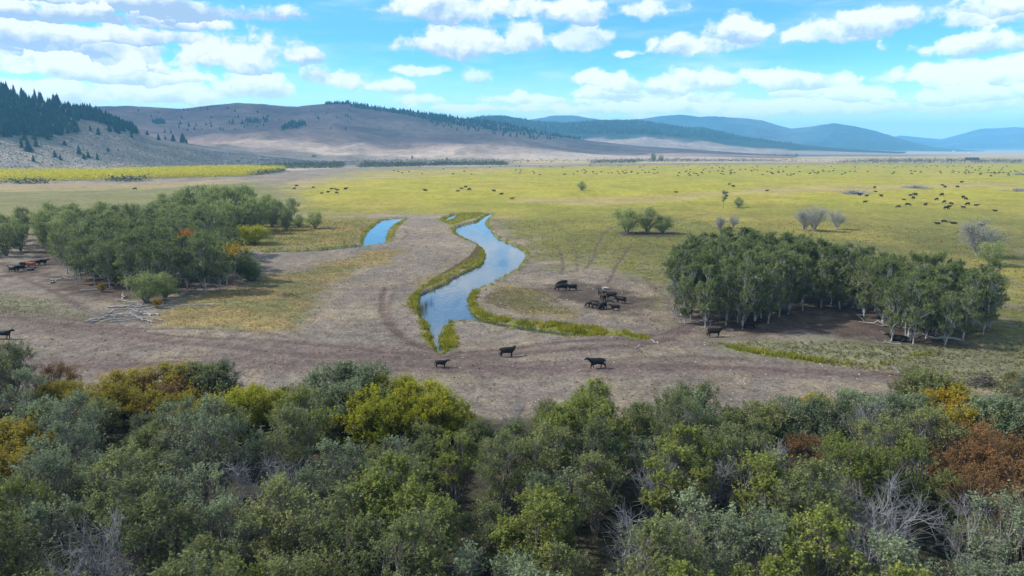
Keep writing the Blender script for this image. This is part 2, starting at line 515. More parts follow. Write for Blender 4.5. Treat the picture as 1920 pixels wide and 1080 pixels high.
Z_GREEN = [gp(p) for p in (
    [(520, 352), (700, 320), (1000, 313), (1300, 309), (2300, 305), (2600, 420), (2300, 640), (1920, 690), (1860, 650), (1800, 610), (1700, 560), (1500, 540), (1300, 545),
     (1230, 575), (1215, 520), (1160, 510), (1040, 500), (1005, 480), (990, 452), (935, 420), (915, 399), (800, 402), (620, 400), (540, 400)],
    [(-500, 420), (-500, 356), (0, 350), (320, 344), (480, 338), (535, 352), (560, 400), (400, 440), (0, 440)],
    [(480, 408), (620, 404), (718, 410), (706, 418), (688, 432), (680, 448), (678, 460), (600, 466), (488, 468), (440, 470), (420, 440)])]
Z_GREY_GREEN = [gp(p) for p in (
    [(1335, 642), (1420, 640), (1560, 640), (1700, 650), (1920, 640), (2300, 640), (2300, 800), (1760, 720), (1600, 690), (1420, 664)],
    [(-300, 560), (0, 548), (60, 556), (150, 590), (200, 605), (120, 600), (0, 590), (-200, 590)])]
Z_GOLD = [gp(p) for p in (
    [(300, 612), (320, 570), (430, 540), (480, 520), (560, 505), (680, 478), (745, 470), (735, 485), (690, 503), (620, 520), (605, 560), (590, 600), (540, 618), (420, 622)],
    [(480, 425), (620, 412), (690, 418), (676, 440), (660, 455), (520, 462), (450, 464)],
    [(930, 535), (1010, 540), (1040, 560), (1080, 590), (1000, 590), (930, 575), (905, 560)],
    [(860, 500), (908, 482), (895, 460), (880, 480), (840, 505), (800, 530)],
    [(-300, 352), (0, 345), (330, 340), (520, 336), (330, 352), (0, 362)],
    [(990, 378), (1130, 384), (1300, 372), (1480, 360), (1900, 350), (1900, 342), (1500, 350), (1200, 370), (1000, 372)],
    [(520, 345), (700, 325), (960, 317), (960, 322), (720, 334), (560, 352)])]
Z_MUD_SHADE = [gp(p) for p in (
    [(1310, 600), (1400, 590), (1480, 575), (1560, 560), (1680, 585), (1780, 620), (1800, 650), (1700, 648), (1600, 632), (1500, 622), (1420, 628), (1340, 625)],
    [(1020, 535), (1080, 528), (1170, 540), (1220, 560), (1200, 585), (1130, 585), (1040, 560)],
    [(80, 515), (200, 520), (330, 530), (300, 560), (200, 565), (120, 550)], [(0, 495), (90, 500), (80, 520), (0, 520)],
    [(300, 520), (440, 505), (460, 520), (440, 540), (320, 548)], [(300, 500), (430, 440), (500, 420), (300, 420), (60, 450), (60, 500)],
    [(1160, 434), (1260, 434), (1265, 444), (1165, 442)])]  # this last one: cast shadow of the lone tree pair, painted as dark ground
THICKET_EDGE = gp([(-500, 690), (-60, 712), (50, 735), (110, 742), (300, 748), (500, 758), (620, 768), (760, 785), (900, 790), (1000, 786), (1100, 790),
                   (1230, 800), (1350, 796), (1500, 785), (1650, 770), (1760, 755), (1920, 745), (2500, 720)])


def thicket_edge_y(x):
    P = np.array(THICKET_EDGE)
    return np.interp(x, P[:, 0], P[:, 1])


FIELD_END = gp([(-1200, 338), (0, 338), (320, 333), (480, 322), (640, 316), (760, 313), (950, 311), (1100, 308), (1300, 305.5), (1920, 305), (3000, 305)])


def zoned(x, y):
    """albedo (linear) of the ground and the bank-grass amount"""
    n1 = fbm(x / 9, y / 9, 1); n2 = fbm(x / 2.6, y / 2.6, 7); n3 = fbm(x / 28, y / 60, 13, 3); n4 = fbm(x / 0.9, y / 0.9, 21, 2)
    n5 = fbm(x / 90, y / 160, 31, 3)
    col = np.array([.216, .180, .148])[None] * (.82 + .36 * n1)[:, None] * (.86 + .28 * n4)[:, None]
    tan_ = np.array([.27, .215, .145])[None] * (.8 + .4 * n2)[:, None]
    f = sstep(.46, .64, n2 * .45 + n1 * .55)[:, None] * .75
    col = col * (1 - f) + tan_ * f

    def lay(col, zone, c, w, amp, strength=1.0, nn=n1):
        sd_ = sdist(x, y, zone, 80.0)
        w = w + np.maximum(y - 220, 0) * .045; amp = amp + np.maximum(y - 220, 0) * .10
        k = (sstep(w, -w, sd_ + (nn - .5) * amp * 2) * strength)[:, None]
        return col * (1 - k) + c * k, k[:, 0]
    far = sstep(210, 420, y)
    g_dull = np.array([.150, .146, .034]); g_lit = np.array([.315, .285, .028])  # sunlit tone far off, duller near: cloud shade put into the colour
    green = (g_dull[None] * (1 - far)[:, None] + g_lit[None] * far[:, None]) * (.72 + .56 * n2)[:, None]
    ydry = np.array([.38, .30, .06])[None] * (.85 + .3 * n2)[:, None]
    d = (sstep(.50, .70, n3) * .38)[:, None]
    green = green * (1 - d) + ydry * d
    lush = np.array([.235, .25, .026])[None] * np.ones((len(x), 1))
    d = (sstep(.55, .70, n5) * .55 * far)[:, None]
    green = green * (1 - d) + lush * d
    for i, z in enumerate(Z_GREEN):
        col, _ = lay(col, z, green if i != 1 else np.array([.185, .175, .066])[None] * (.8 + .4 * n2)[:, None], 7, 9, .94)  # left meadow painted duller, standing in for cloud shadow
    bare = (sstep(.50, .60, fbm(x / 3.3, y / 5.0, 41)) * .55 * (1 - sstep(110, 240, y)))[:, None]
    col = col * (1 - bare) + np.array([.19, .155, .12]) * bare
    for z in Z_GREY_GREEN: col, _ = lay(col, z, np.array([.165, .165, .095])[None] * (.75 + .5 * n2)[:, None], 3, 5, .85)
    for i, z in enumerate(Z_GOLD):
        c = np.array([.25, .185, .062])[None] * (.7 + .6 * n2)[:, None]
        gg = np.array([.15, .145, .042])[None] * (.75 + .5 * n4)[:, None]
        k = sstep(.42, .6, n1)[:, None]
        if i >= 4: c = np.array([.37, .27, .14])[None] * (.85 + .3 * n2)[:, None]; k = k * .15
        col, _ = lay(col, z, c * (1 - k) + gg * k, 3, 6, .85 if i < 4 else .6, n1 if i < 4 else n3)
    for z in Z_MUD_SHADE: col, _ = lay(col, z, np.array([.085, .060, .048])[None] * (.7 + .6 * n2)[:, None], 3, 4, .85, n2)
    # beyond the pasture: pale dry grass, sage flats, ploughed tan strips
    P = np.array(FIELD_END)
    fe = np.interp(x, P[:, 0], P[:, 1])
    beyond = sstep(-12, 25, y - fe + (n5 - .5) * 60)[:, None]
    dep = np.degrees(np.arctan2(CAM_H, np.hypot(x, y)))
    band = fbm(x / 900, np.log(np.maximum(y, 1)) * 9, 51, 4)
    tan2 = np.array([.44, .335, .24]); sage = np.array([.235, .225, .205]); ochre = np.array([.33, .27, .10]); dry = np.array([.40, .30, .16])
    b = dry[None] * np.ones((len(x), 1))
    for lo, hi, c in ((.40, .50, sage), (.52, .60, tan2), (.63, .72, ochre)):
        k = (sstep(lo - .03, lo + .02, band) * (1 - sstep(hi, hi + .04, band)))[:, None]
        b = b * (1 - k) + c * k
    k = sstep(1500, 2600, y)[:, None]; b = b * (1 - .7 * k) + tan2 * .7 * k
    b = b * (.85 + .3 * fbm(x / 40, y / 60, 61))[:, None]
    col = col * (1 - beyond) + b * beyond
    # tracks
    for P, w, s in PATHS:
        dd = ldist(x, y, P, 25.0) + (n4 - .5) * w * .9
        k = (sstep(w * 1.5, w * .35, dd) * s * .85)[:, None]
        pc = np.array([.122, .084, .074])[None] * (.8 + .4 * n4)[:, None]
        col = col * (1 - k) + pc * k
    main = (sstep(6.5, 1.5, np.minimum(ldist(x, y, PATHS[0][0]), ldist(x, y, PATHS[2][0])) + (n1 - .5) * 6) * .5)[:, None]
    col = col * (1 - main) + np.array([.150, .108, .098]) * main
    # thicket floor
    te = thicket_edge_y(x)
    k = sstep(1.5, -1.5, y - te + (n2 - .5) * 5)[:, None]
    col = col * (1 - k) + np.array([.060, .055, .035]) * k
    # banks
    bank = np.zeros(len(x))
    for z in BANKS:
        bank = np.maximum(bank, sstep(.6, -.5, sdist(x, y, z, 20.0) + .55 + (n4 - .5) * 1.6 + (n2 - .5) * 2))
    dr = np.full(len(x), 20.0)
    for P in (RIV_S, POND_S, POOL, DITCH): dr = np.minimum(dr, np.abs(sdist(x, y, P, 20.0)))
    bank = np.maximum(bank, sstep(1.3, .3, dr + (n2 - .5) * 1.6) * sstep(.40, .55, n1 + .12 * far))
    bc = np.array([.20, .205, .025])[None] * (.7 + .6 * n2)[:, None]
    col = col * (1 - bank[:, None] * .8) + bc * bank[:, None] * .8
    return np.clip(col * .80, .01, .8), bank


def ground_z(x, y):
    near = 1 - sstep(250, 500, y)
    z = near * ((fbm(x / 22, y / 22, 3, 3) - .5) * .5 + (fbm(x / 4, y / 4, 5, 3) - .5) * .22)
    for P, w, s in PATHS[:18]:
        z = z - .10 * s * sstep(w * 1.3, w * .3, ldist(x, y, P, 12.0))
    cut = np.full(x.shape, 20.0)
    for P, g in ((RIV_S, 0), (POND_S, 0), (POOL, 0), (CREEK, 0), (DITCH, 0)):
        cut = np.minimum(cut, sdist(x, y, P, 20.0))
    cut = cut + (fbm(x / 1.3, y / 1.3, 71, 3) - .5) * .9
    w = np.where(y > 180, 1.1, .55)
    k = sstep(w, -w, cut)
    z = z * sstep(0, 2.5, cut) - 1.25 * k
    return z


# the ground: one sheet, finer near by, out past the farthest hills
def build_ground():
    ys = [-30.0]
    while ys[-1] < 14000:
        y = ys[-1]
        if y < 55: dy = 1.0
        elif y < 320: dy = max(.34, y * y / (683 * 27) * .85)
        else: dy = (y - 320) * .026 + 5
        ys.append(y + min(dy, 400))
    ys = np.array(ys)
    t = np.concatenate([np.linspace(-2.2, -.66, 70, endpoint=False), np.linspace(-.66, .66, 660, endpoint=False), np.linspace(.66, 2.2, 71)])
    X = t[None, :] * (ys[:, None] + 32)
    Y = np.repeat(ys[:, None], len(t), 1)
    x, y = X.ravel(), Y.ravel()
    z = ground_z(x, y)
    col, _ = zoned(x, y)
    nt = len(t)
    i = np.arange(len(ys) - 1)[:, None] * nt; j = np.arange(nt - 1)[None]
    F = np.stack([i + j, i + j + 1, i + j + nt + 1, i + j + nt], -1).reshape(-1, 4)
    m, b, out = new_mat('ground')
    at = b.n('ShaderNodeAttribute', attribute_name='albedo')
    g = b.n('ShaderNodeNewGeometry').outputs['Position']
    f1 = b.noise(g, 2.2, 6, .68).outputs[0]
    f2 = b.noise(g, .45, 5, .62).outputs[0]
    f3 = b.noise(g, .035, 5, .6).outputs[0]
    k = b.m('MULTIPLY', b.rng(f1, .25, .75, .58, 1.42), b.m('MULTIPLY', b.rng(f2, .3, .7, .78, 1.22), b.rng(f3, .3, .7, .86, 1.14)))
    c = b.mix(1, at.outputs['Color'], b.n('ShaderNodeCombineColor').outputs[0], 'MULTIPLY')
    cc = c.node.inputs[7].links[0].from_node
    for q in range(3): b.put(cc.inputs[q], k)
    # dung, clods and bare spots; pale straw
    sp = b.noise(b.v('MULTIPLY', g, (1, .6, 1)).outputs[0], 1.1, 3, .7).outputs[0]
    c = b.mix(b.m('MULTIPLY', b.rng(sp, .63, .70), .6), c, (.055, .042, .036, 1))
    st = b.noise(b.v('ADD', g, (31, 17, 0)).outputs[0], 3.4, 2, .8).outputs[0]
    c = b.mix(b.m('MULTIPLY', b.rng(st, .68, .76), .35), c, (.36, .31, .25, 1))
    p = princ(b, out, c, .95, .1)
    bm = b.n('ShaderNodeBump'); bm.inputs['Strength'].default_value = .55; bm.inputs['Distance'].default_value = .22
    b.put(bm.inputs['Height'], b.m('ADD', f1, b.m('MULTIPLY', f2, .8)))
    b.t.links.new(bm.outputs[0], p.inputs['Normal'])
    M['ground'] = m
    me = mesh_np('ground', np.c_[x, y, z], F, [m], None, True, None, col)
    link('ground', me, kind='structure')


build_ground()


# water
def build_water():
    m, b, out = new_mat('water')
    g = b.n('ShaderNodeNewGeometry').outputs['Position']
    r1 = b.noise(b.v('MULTIPLY', g, (1.0, .55, 1)).outputs[0], 1.5, 5, .62).outputs[0]
    r2 = b.noise(b.v('MULTIPLY', g, (.35, .10, 1)).outputs[0], .9, 4, .6, .6).outputs[0]
    bm = b.n('ShaderNodeBump'); bm.inputs['Strength'].default_value = .16; bm.inputs['Distance'].default_value = .12
    b.put(bm.inputs['Height'], b.m('MULTIPLY', r1, b.rng(r2, .42, .62, .15, 1)))
    p = princ(b, out, (.030, .045, .062, 1), .06, .5)
    p.inputs['IOR'].default_value = 2.3
    b.t.links.new(bm.outputs[0], p.inputs['Normal'])
    for name, P, zz in (('river_water', RIVER, -.42), ('pond_water', POND + DITCH, -.42), ('pool_water', POOL, -.40), ('creek_water', CREEK, -.55)):
        a = np.array(P); x0, y0 = a.min(0) - 1.5; x1, y1 = a.max(0) + 1.5
        link(name, mesh_np(name, [(x0, y0, zz), (x1, y0, zz), (x1, y1, zz), (x0, y1, zz)], [(0, 1, 2, 3)], [m]), kind='structure')


build_water()


# ------------------------------------------------------------------ hills and mountains
class Ridge:
    def __init__(s, name, crest, base, d_crest, power=1.6, noise=.1, nscale=260., seed=1, zoff=0.):
        s.name = name
        c = np.array(crest, float); s.px, s.cy = c[:, 0], c[:, 1]
        s.base, s.dc = np.array(base, float), np.array(d_crest, float)
        s.power, s.noise, s.nscale, s.seed = power, noise, nscale, seed
    def dirs(s, px):
        """level direction and crest slope for columns of the ridge"""
        cyy = np.interp(px, s.px, s.cy)
        dx = (px - 960) / FPX; dv = (540 - cyy) / FPX
        c, si = math.cos(PITCH), math.sin(PITCH)
        dy = c + dv * si; dz = -si + dv * c
        h = np.hypot(dx, dy)
        return dx / h, dy / h, dz / h
    def pt(s, px, t):
        px = np.asarray(px, float); t = np.asarray(t, float)
        ux, uy, sl = s.dirs(px)
        db = np.interp(px, s.base[:, 0], s.base[:, 1]); dc = np.interp(px, s.dc[:, 0], s.dc[:, 1])
        d = db + (dc - db) * t
        zc = CAM_H + dc * sl
        x, y = ux * d, uy * d
        front = np.clip(t, 0, 1)
        prof = front ** s.power
        prof = np.where(t > 1, 1 - .8 * np.clip((t - 1) / .7, 0, 1) ** 1.5, prof)
        nz = (fbm(x / s.nscale, y / s.nscale, s.seed, 5) - .5) * 2
        rid = 1 - np.abs(fbm(x / (s.nscale * .8) + 9, y / (s.nscale * .8), s.seed + 20, 4) - .5) * 4
        w = np.sin(PI * np.clip(front, 0, 1)) ** .8 * (t < 1)
        z = zc * prof + zc * s.noise * w * (nz + rid * .5) + zc * s.noise * .14 * front * (fbm(x / 45, y / 45, s.seed + 3, 3) - .5)
        return x, y, z - 1.2 * (1 - front) ** 3
    def at_pixel(s, px, py):
        """first point of the slope that the photograph shows at a pixel"""
        t = np.linspace(0, 1.0, 240)
        x, y, z = s.pt(np.full(240, float(px)), t)
        c, si = math.cos(PITCH), math.sin(PITCH)
        zz = z - CAM_H
        depth = y * c - zz * si; up = y * si + zz * c
        row = 540 - FPX * up / depth
        k = np.nonzero(row <= py)[0]
        i = k[0] if len(k) else int(np.argmin(row))
        return float(x[i]), float(y[i]), float(z[i])
    def build(s, mat, colf, nx=420, nt=90, label=None):
        px = np.linspace(s.px[0], s.px[-1], nx)
        t = np.concatenate([np.linspace(0, 1, nt), np.linspace(1, 1.7, 12)[1:]])
        PX = np.repeat(px[None], len(t), 0); T = np.repeat(t[:, None], nx, 1)
        x, y, z = s.pt(PX.ravel(), T.ravel())
        col = colf(x, y, z, PX.ravel(), T.ravel()) * .86
        i = np.arange(len(t) - 1)[:, None] * nx; j = np.arange(nx - 1)[None]
        F = np.stack([i + j, i + j + 1, i + j + nx + 1, i + j + nx], -1).reshape(-1, 4)
        me = mesh_np(s.name, np.c_[x, y, z], F, [mat], None, True, None, col)
        return link(s.name, me, kind='structure')


def hill_mat(name, scale, spots, bump=1.0):
    m, b, out = new_mat(name)
    at = b.n('ShaderNodeAttribute', attribute_name='albedo')
    g = b.n('ShaderNodeNewGeometry').outputs['Position']
    f1 = b.noise(g, scale, 6, .65).outputs[0]
    f2 = b.noise(g, scale * .12, 5, .6).outputs[0]
    k = b.m('MULTIPLY', b.rng(f1, .25, .75, .7, 1.3), b.rng(f2, .3, .7, .8, 1.2))
    cc = b.n('ShaderNodeCombineColor')
    for q in range(3): b.put(cc.inputs[q], k)
    c = b.mix(1, at.outputs['Color'], cc.outputs[0], 'MULTIPLY')
    if spots: c = b.mix(b.m('MULTIPLY', b.rng(f1, .58, .68), .55), c, spots)
    p = princ(b, out, c, .95, .05)
    bm = b.n('ShaderNodeBump'); bm.inputs['Strength'].default_value = .6; bm.inputs['Distance'].default_value = bump
    b.put(bm.inputs['Height'], f1); b.t.links.new(bm.outputs[0], p.inputs['Normal'])
    return m


def col_mix(a, bcol, n): return np.array(a)[None] * (1 - n)[:, None] + np.array(bcol)[None] * n[:, None]


R1 = Ridge('near_hill', [(-700, 120), (-300, 130), (-100, 152), (0, 174), (60, 190), (120, 200), (180, 212), (230, 231), (262, 250), (320, 264), (400, 276), (480, 287), (560, 297), (640, 304)],
           [(-700, 900), (0, 1000), (300, 1120), (640, 1500)], [(-700, 1550), (0, 1500), (300, 1560), (640, 1640)], 1.25, .10, 170., 5)
R2 = Ridge('brown_ridge', [(60, 214), (100, 206), (200, 199), (250, 199), (300, 202), (345, 204), (370, 201), (400, 197), (445, 193), (490, 195), (520, 198), (560, 200), (600, 195), (650, 193),
                           (700, 201), (760, 208), (820, 216), (880, 224), (950, 233), (1000, 243), (1050, 256), (1100, 263), (1200, 274), (1300, 280), (1400, 287), (1500, 293)],
           [(60, 1700), (500, 1500), (900, 1500), (1400, 1700)], [(60, 2800), (650, 2900), (1000, 2700), (1400, 2500)], 1.75, .19, 330., 9)
R3 = Ridge('forested_ridge', [(760, 250), (820, 236), (870, 224), (905, 217), (945, 217), (1000, 226), (1060, 230), (1130, 225), (1200, 225), (1250, 232), (1290, 239), (1315, 237), (1345, 245), (1400, 257),
                              (1450, 264), (1500, 270), (1560, 277), (1640, 282), (1700, 286)],
           [(760, 2800), (1640, 3300)], [(760, 4300), (1640, 4800)], 1.3, .16, 380., 14)
R4 = Ridge('blue_mountain', [(900, 232), (980, 226), (1020, 220), (1035, 217), (1075, 216), (1105, 221), (1140, 226), (1200, 223), (1245, 217), (1280, 215), (1310, 219), (1340, 218), (1400, 222), (1430, 226), (1460, 235), (1485, 241),
                             (1515, 238), (1540, 234), (1565, 231), (1600, 236), (1640, 245), (1680, 257), (1720, 268), (1760, 277), (1810, 281), (1870, 284)],
           [(900, 5900), (1810, 6200)], [(900, 7800), (1810, 7800)], 1.2, .22, 700., 23)
R5 = Ridge('far_mountain', [(1560, 275), (1640, 262), (1690, 254), (1730, 258), (1765, 261), (1800, 252), (1840, 241), (1880, 240), (1905, 238), (1940, 242), (2020, 236), (2150, 248), (2400, 240), (2700, 262), (3000, 270)],
           [(1560, 9600), (3000, 9600)], [(1560, 11800), (3000, 11800)], 1.1, .08, 900., 31)


def c1(x, y, z, px, t):
    n = fbm(x / 60, y / 60, 3)
    c = col_mix((.215, .19, .165), (.29, .245, .19), sstep(.35, .65, n))
    k = sstep(330, 520, px + (n - .5) * 120)[:, None]
    return c * (1 - k) + np.array([.40, .34, .28]) * k


def c2(x, y, z, px, t):
    n = fbm(x / 160, y / 160, 8, 5); n2 = fbm(x / 420, y / 420, 18, 4)
    c = col_mix((.185, .132, .118), (.27, .19, .152), sstep(.35, .65, n))
    k = (sstep(.42, .20, t + (n2 - .5) * .25))[:, None] * .9
    return c * (1 - k) + np.array([.42, .335, .26]) * k


def c3(x, y, z, px, t):
    n = fbm(x / 200, y / 200, 4, 4)
    k = sstep(.30, .45, t + (n - .5) * .35 + sstep(1100, 1000, px) * .1)
    return col_mix((.30, .24, .20), (.040, .058, .048), k)


def c4(x, y, z, px, t):
    n = fbm(x / 420, y / 420, 6, 4)
    c = col_mix((.05, .075, .07), (.11, .11, .10), sstep(.5, .68, n))
    k = sstep(.10, .0, t + (n - .5) * .1)
    return c * (1 - k)[:, None] + np.array([.3, .25, .2]) * k[:, None]


R1.build(hill_mat('sage_hill', .22, (.085, .09, .075, 1), 1.2), c1, 460, 120)
R2.build(hill_mat('brown_hill', .05, (.11, .095, .085, 1), 4), c2, 700, 140)
R3.build(hill_mat('forest_hill', .05, None, 6), c3, 420, 70)
R4.build(hill_mat('mountain', .012, None, 20), c4, 460, 60)
R5.build(hill_mat('mountain_far', .008, None, 20), c4, 240, 40)
# ------------------------------------------------------------------ trees
def curve(a, b, rng, n=6, sag=.15, up=0.0, crook=0.035):
    a, b = np.asarray(a, float), np.asarray(b, float)
    L = np.linalg.norm(b - a)
    mid = (a + b) / 2 + rng.normal(size=3) * L * sag * .5
    mid[2] += up * L
    t = np.linspace(0, 1, n)[:, None]
    P = a * (1 - t) ** 2 + 2 * mid * t * (1 - t) + b * t ** 2
    if crook: P = P + rng.normal(size=P.shape) * L * crook * np.sin(PI * t) ** .5
    return P


def tree_meshes(name, seed, H, R, z0, lobes, clusters, leaves, leaf, sigma, bark, foliage, trunk='single', r0=.16,
                twigs=2, droop=0., low=.15, zs=.62, lobe=(.34, .56), shoots=0, shoot=.9, leafmix=None, bare=0., sides=5, spread=.35):
    """trunk mesh with limbs and twigs, and a crown of single leaves gathered in clumps"""
    rng = np.random.default_rng(seed)
    wood = Acc()
    cz, hz = (z0 + H) / 2, (H - z0) / 2
    L, LR = [], []
    for i in range(lobes):
        th = i * 2.4 + rng.uniform(0, .9)
        w = -1 + 2 * (i + .5) / lobes
        w = np.clip(w + rng.uniform(-.25, .25), -1, 1)
        rr = math.sqrt(max(0, 1 - w * w)) * rng.uniform(.45, .8)
        L.append((R * rr * math.cos(th), R * rr * math.sin(th), cz + hz * w * .68))
        LR.append(R * rng.uniform(*lobe) * (1.0 - .25 * max(w, 0)))
    L, LR = np.array(L), np.array(LR)
    paths = []
    if trunk == 'single':
        top = np.array([rng.normal() * .04 * H, rng.normal() * .04 * H, H * .80])
        tp = curve((0, 0, -.25), top, rng, 10, .05, 0, .007)
        wood.tube(tp, r0 * (1 - .9 * np.linspace(0, 1, 10)) + .012, 7)
        for c in L:
            zb = max(z0 * .8, c[2] - rng.uniform(.12, .30) * H)
            k = int(np.clip(zb / (H * .80) * 9, 1, 8))
            p = curve(tp[k], c, rng, 6, .2, .06)
            wood.tube(p, np.linspace(r0 * .30, .014, 6), sides); paths.append(p)
    else:
        for i, c in enumerate(L):
            a = rng.uniform(0, 2 * PI); bx = np.array([math.cos(a) * spread * rng.random(), math.sin(a) * spread * rng.random(), -.2])
            p = curve(bx, c, rng, 8, .22, .10)
            wood.tube(p, np.linspace(r0 * rng.uniform(.6, 1.1), .022, 8), sides); paths.append(p)
    CV, CT = [], []
    for q in range(clusters):
        i = rng.integers(lobes)
        d = rng.normal(size=3); d /= np.linalg.norm(d)
        if d[2] < -low: d[2] *= -.6
        c = L[i] + d * LR[i] * rng.uniform(.35, 1.0) * np.array([1, 1, .85])
        c[2] -= droop * np.linalg.norm(c[:2])
        k = rng.integers(3, len(paths[i]))
        p = curve(paths[i][k], c + d * .15, rng, 4, .25, .08)
        wood.tube(p, np.linspace(.026, .008, 4) * max(.6, H / 8), 3)
        for e in range(twigs):
            d2 = d + rng.normal(size=3) * .7 + np.array([0, 0, .35])
            e0 = p[rng.integers(1, 4)]
            wood.tube(np.array([e0, e0 + d2 * sigma * .6 + rng.normal(size=3) * .05, e0 + d2 * sigma * 1.25]), np.array([.014, .009, .004]) * max(.6, H / 8), 3)
        if rng.random() < bare: continue
        nl = int(leaves * rng.uniform(.55, 1.4))
        if shoots:      # leaves strung along upright wands
            base = c + rng.normal(size=(shoots, 3)) * sigma * .55
            dirs = d * .55 + np.array([0, 0, .95]) + rng.normal(size=(shoots, 3)) * .42
            dirs /= np.linalg.norm(dirs, axis=1)[:, None]
            ln = shoot * rng.uniform(.5, 1.25, shoots)
            for e in range(shoots):
                wood.tube(np.array([base[e] - dirs[e] * .2, base[e] + dirs[e] * ln[e] * .9]), np.array([.011, .004]), 3)
            w = rng.integers(0, shoots, nl); f = rng.random(nl) ** .8
            CV.append(base[w] + dirs[w] * (ln[w] * f)[:, None] + rng.normal(size=(nl, 3)) * (.105 - .06 * f)[:, None])
            CT.append(np.clip(rng.uniform(.2, .66) + rng.normal(size=nl) * .13 + f * .12, 0, 1))
            continue
        o = rng.normal(size=(nl, 3)) * sigma * np.array([1, 1, zs])
        back = rng.random(nl)[:, None] ** 2
        CV.append(c + o - (c - p[0]) * back * .45)
        CT.append(np.clip(rng.uniform(.22, .72) + rng.normal(size=nl) * .14, 0, 1))
    tm = wood.mesh(name + '_trunk', [M[bark]], True)
    if not CV: return [('trunk', tm)]
    cen = np.concatenate(CV); tint = np.concatenate(CT)
    cen[:, 2] = np.maximum(cen[:, 2], .12)
    V, F, T = leaf_quads(rng, cen, leaf, tint)
    cm = mesh_np(name + '_crown', V, F, [M[foliage]], T)
    return [('trunk', tm), ('crown', cm)]


def swap_crown(parts, name, foliage):
    me = parts[1][1].copy(); me.name = name; me.materials.clear(); me.materials.append(M[foliage])
    return [parts[0], ('crown', me)]


K = {}   # kinds: lists of variants
K['olive'] = [tree_meshes('olive_tree%d' % i, 100 + i, 8.4, 3.1, 1.2, 14, 170, 64, .080, .29, 'bark_grey', 'olive', 'multi', .13, 1, bare=.13, shoots=5, zs=1.0, lobe=(.26, .46)) for i in range(4)]
K['grey'] = [tree_meshes('grey_tree%d' % i, 130 + i, 8.0, 2.9, 1.2, 10, 140, 56, .080, .31, 'bark_grey', 'grey_green', 'multi', .12, 2, bare=.28, shoots=5, zs=1.0, lobe=(.26, .46)) for i in range(3)]
K['fresh'] = [tree_meshes('fresh_tree%d' % i, 150 + i, 8.6, 2.7, 1.2, 14, 170, 64, .086, .28, 'bark_grey', 'fresh', 'multi', .13, 1, bare=.06, shoots=5, zs=1.0, lobe=(.26, .46)) for i in range(3)]
K['shrub'] = [tree_meshes('shrub%d' % i, 170 + i, 4.6, 2.9, .25, 13, 170, 80, .072, .31, 'bark_brown', 'yellow', 'multi', .06, 0, low=.6, spread=.9, shoots=5, shoot=.75, zs=1.15, lobe=(.26, .48)) for i in range(2)]
K['yellow'] = K['shrub']
K['mustard'] = [swap_crown(p, 'mustard_crown', 'mustard') for p in K['shrub']]
K['rust'] = [tree_meshes('rust_shrub%d' % i, 180 + i, 5.0, 3.0, .3, 13, 170, 62, .072, .32, 'bark_brown', 'rust', 'multi', .06, 2, low=.6, spread=.9, bare=.2, shoots=5, shoot=.75, lobe=(.26, .48)) for i in range(2)]
K['green_shrub'] = [swap_crown(p, 'green_shrub_crown', 'grey_green') for p in K['shrub']]
K['olive_shrub'] = [swap_crown(p, 'olive_shrub_crown', 'olive') for p in K['shrub']]
K['gold_shrub'] = [swap_crown(p, 'gold_shrub_crown', 'gold') for p in K['shrub']]
K['dead'] = [tree_meshes('dead_tree%d' % i, 200 + i, 7.8, 2.7, 1.4, 7, 80, 0, .1, .50, 'bark_dead', 'olive', 'multi', .10, 6, bare=2) for i in range(3)]
K['aspen'] = [tree_meshes('aspen%d' % i, 220 + i, 11.3, 2.3, .9, 18, 160, 80, .088, .32, 'bark_white', 'aspen', 'single', .12, 0, low=.6, bare=.03, shoots=4, shoot=.6) for i in range(5)]
K['bushy_aspen'] = [tree_meshes('bushy_aspen%d' % i, 240 + i, 9.5, 2.5, .4, 17, 150, 74, .09, .34, 'bark_white', 'aspen', 'single', .11, 0, low=.6, bare=.03, shoots=4, shoot=.6) for i in range(2)]
K['cottonwood'] = [tree_meshes('cottonwood%d' % i, 250 + i, 13.0, 5.2, .3, 18, 200, 60, .15, .55, 'bark_grey', 'cotton', 'multi', .16, 0, low=.7, shoots=5, shoot=1.5, lobe=(.28, .5)) for i in range(3)]
K['sparse'] = [tree_meshes('sparse_tree%d' % i, 270 + i, 7.0, 3.6, .2, 15, 160, 44, .125, .48, 'bark_grey', 'cotton', 'multi', .11, 1, low=.9, bare=.08) for i in range(2)]
K['grove'] = [tree_meshes('grove_tree%d' % i, 310 + i, 11.0, 3.3, 1.2, 17, 170, 80, .098, .40, 'bark_white', 'aspen', 'single', .13, 0, low=.6, bare=.03, shoots=4, shoot=.75) for i in range(4)]
K['slim'] = [tree_meshes('slim_tree', 290, 9.6, 1.5, 2.4, 8, 70, 34, .14, .36, 'bark_grey', 'grey_green', 'single', .11, 1, low=.5)]
K['snag'] = [tree_meshes('snag%d' % i, 280 + i, 6.6, 3.3, 1.0, 12, 210, 26, .075, .5, 'bark_dead', 'twig', 'multi', .13, 4, bare=.0, zs=.9) for i in range(2)]

TREE_NAME = {'olive': 'willow_tree', 'grey': 'willow_tree', 'fresh': 'cottonwood_tree', 'yellow': 'willow_shrub', 'mustard': 'willow_shrub', 'rust': 'willow_shrub',
             'green_shrub': 'willow_shrub', 'olive_shrub': 'willow_shrub', 'gold_shrub': 'willow_shrub', 'dead': 'dead_tree', 'aspen': 'aspen_tree', 'bushy_aspen': 'aspen_tree',
             'cottonwood': 'cottonwood_tree', 'sparse': 'aspen_tree', 'slim': 'aspen_tree', 'grove': 'aspen_tree', 'snag': 'dead_tree'}
RNG = random.Random(5)


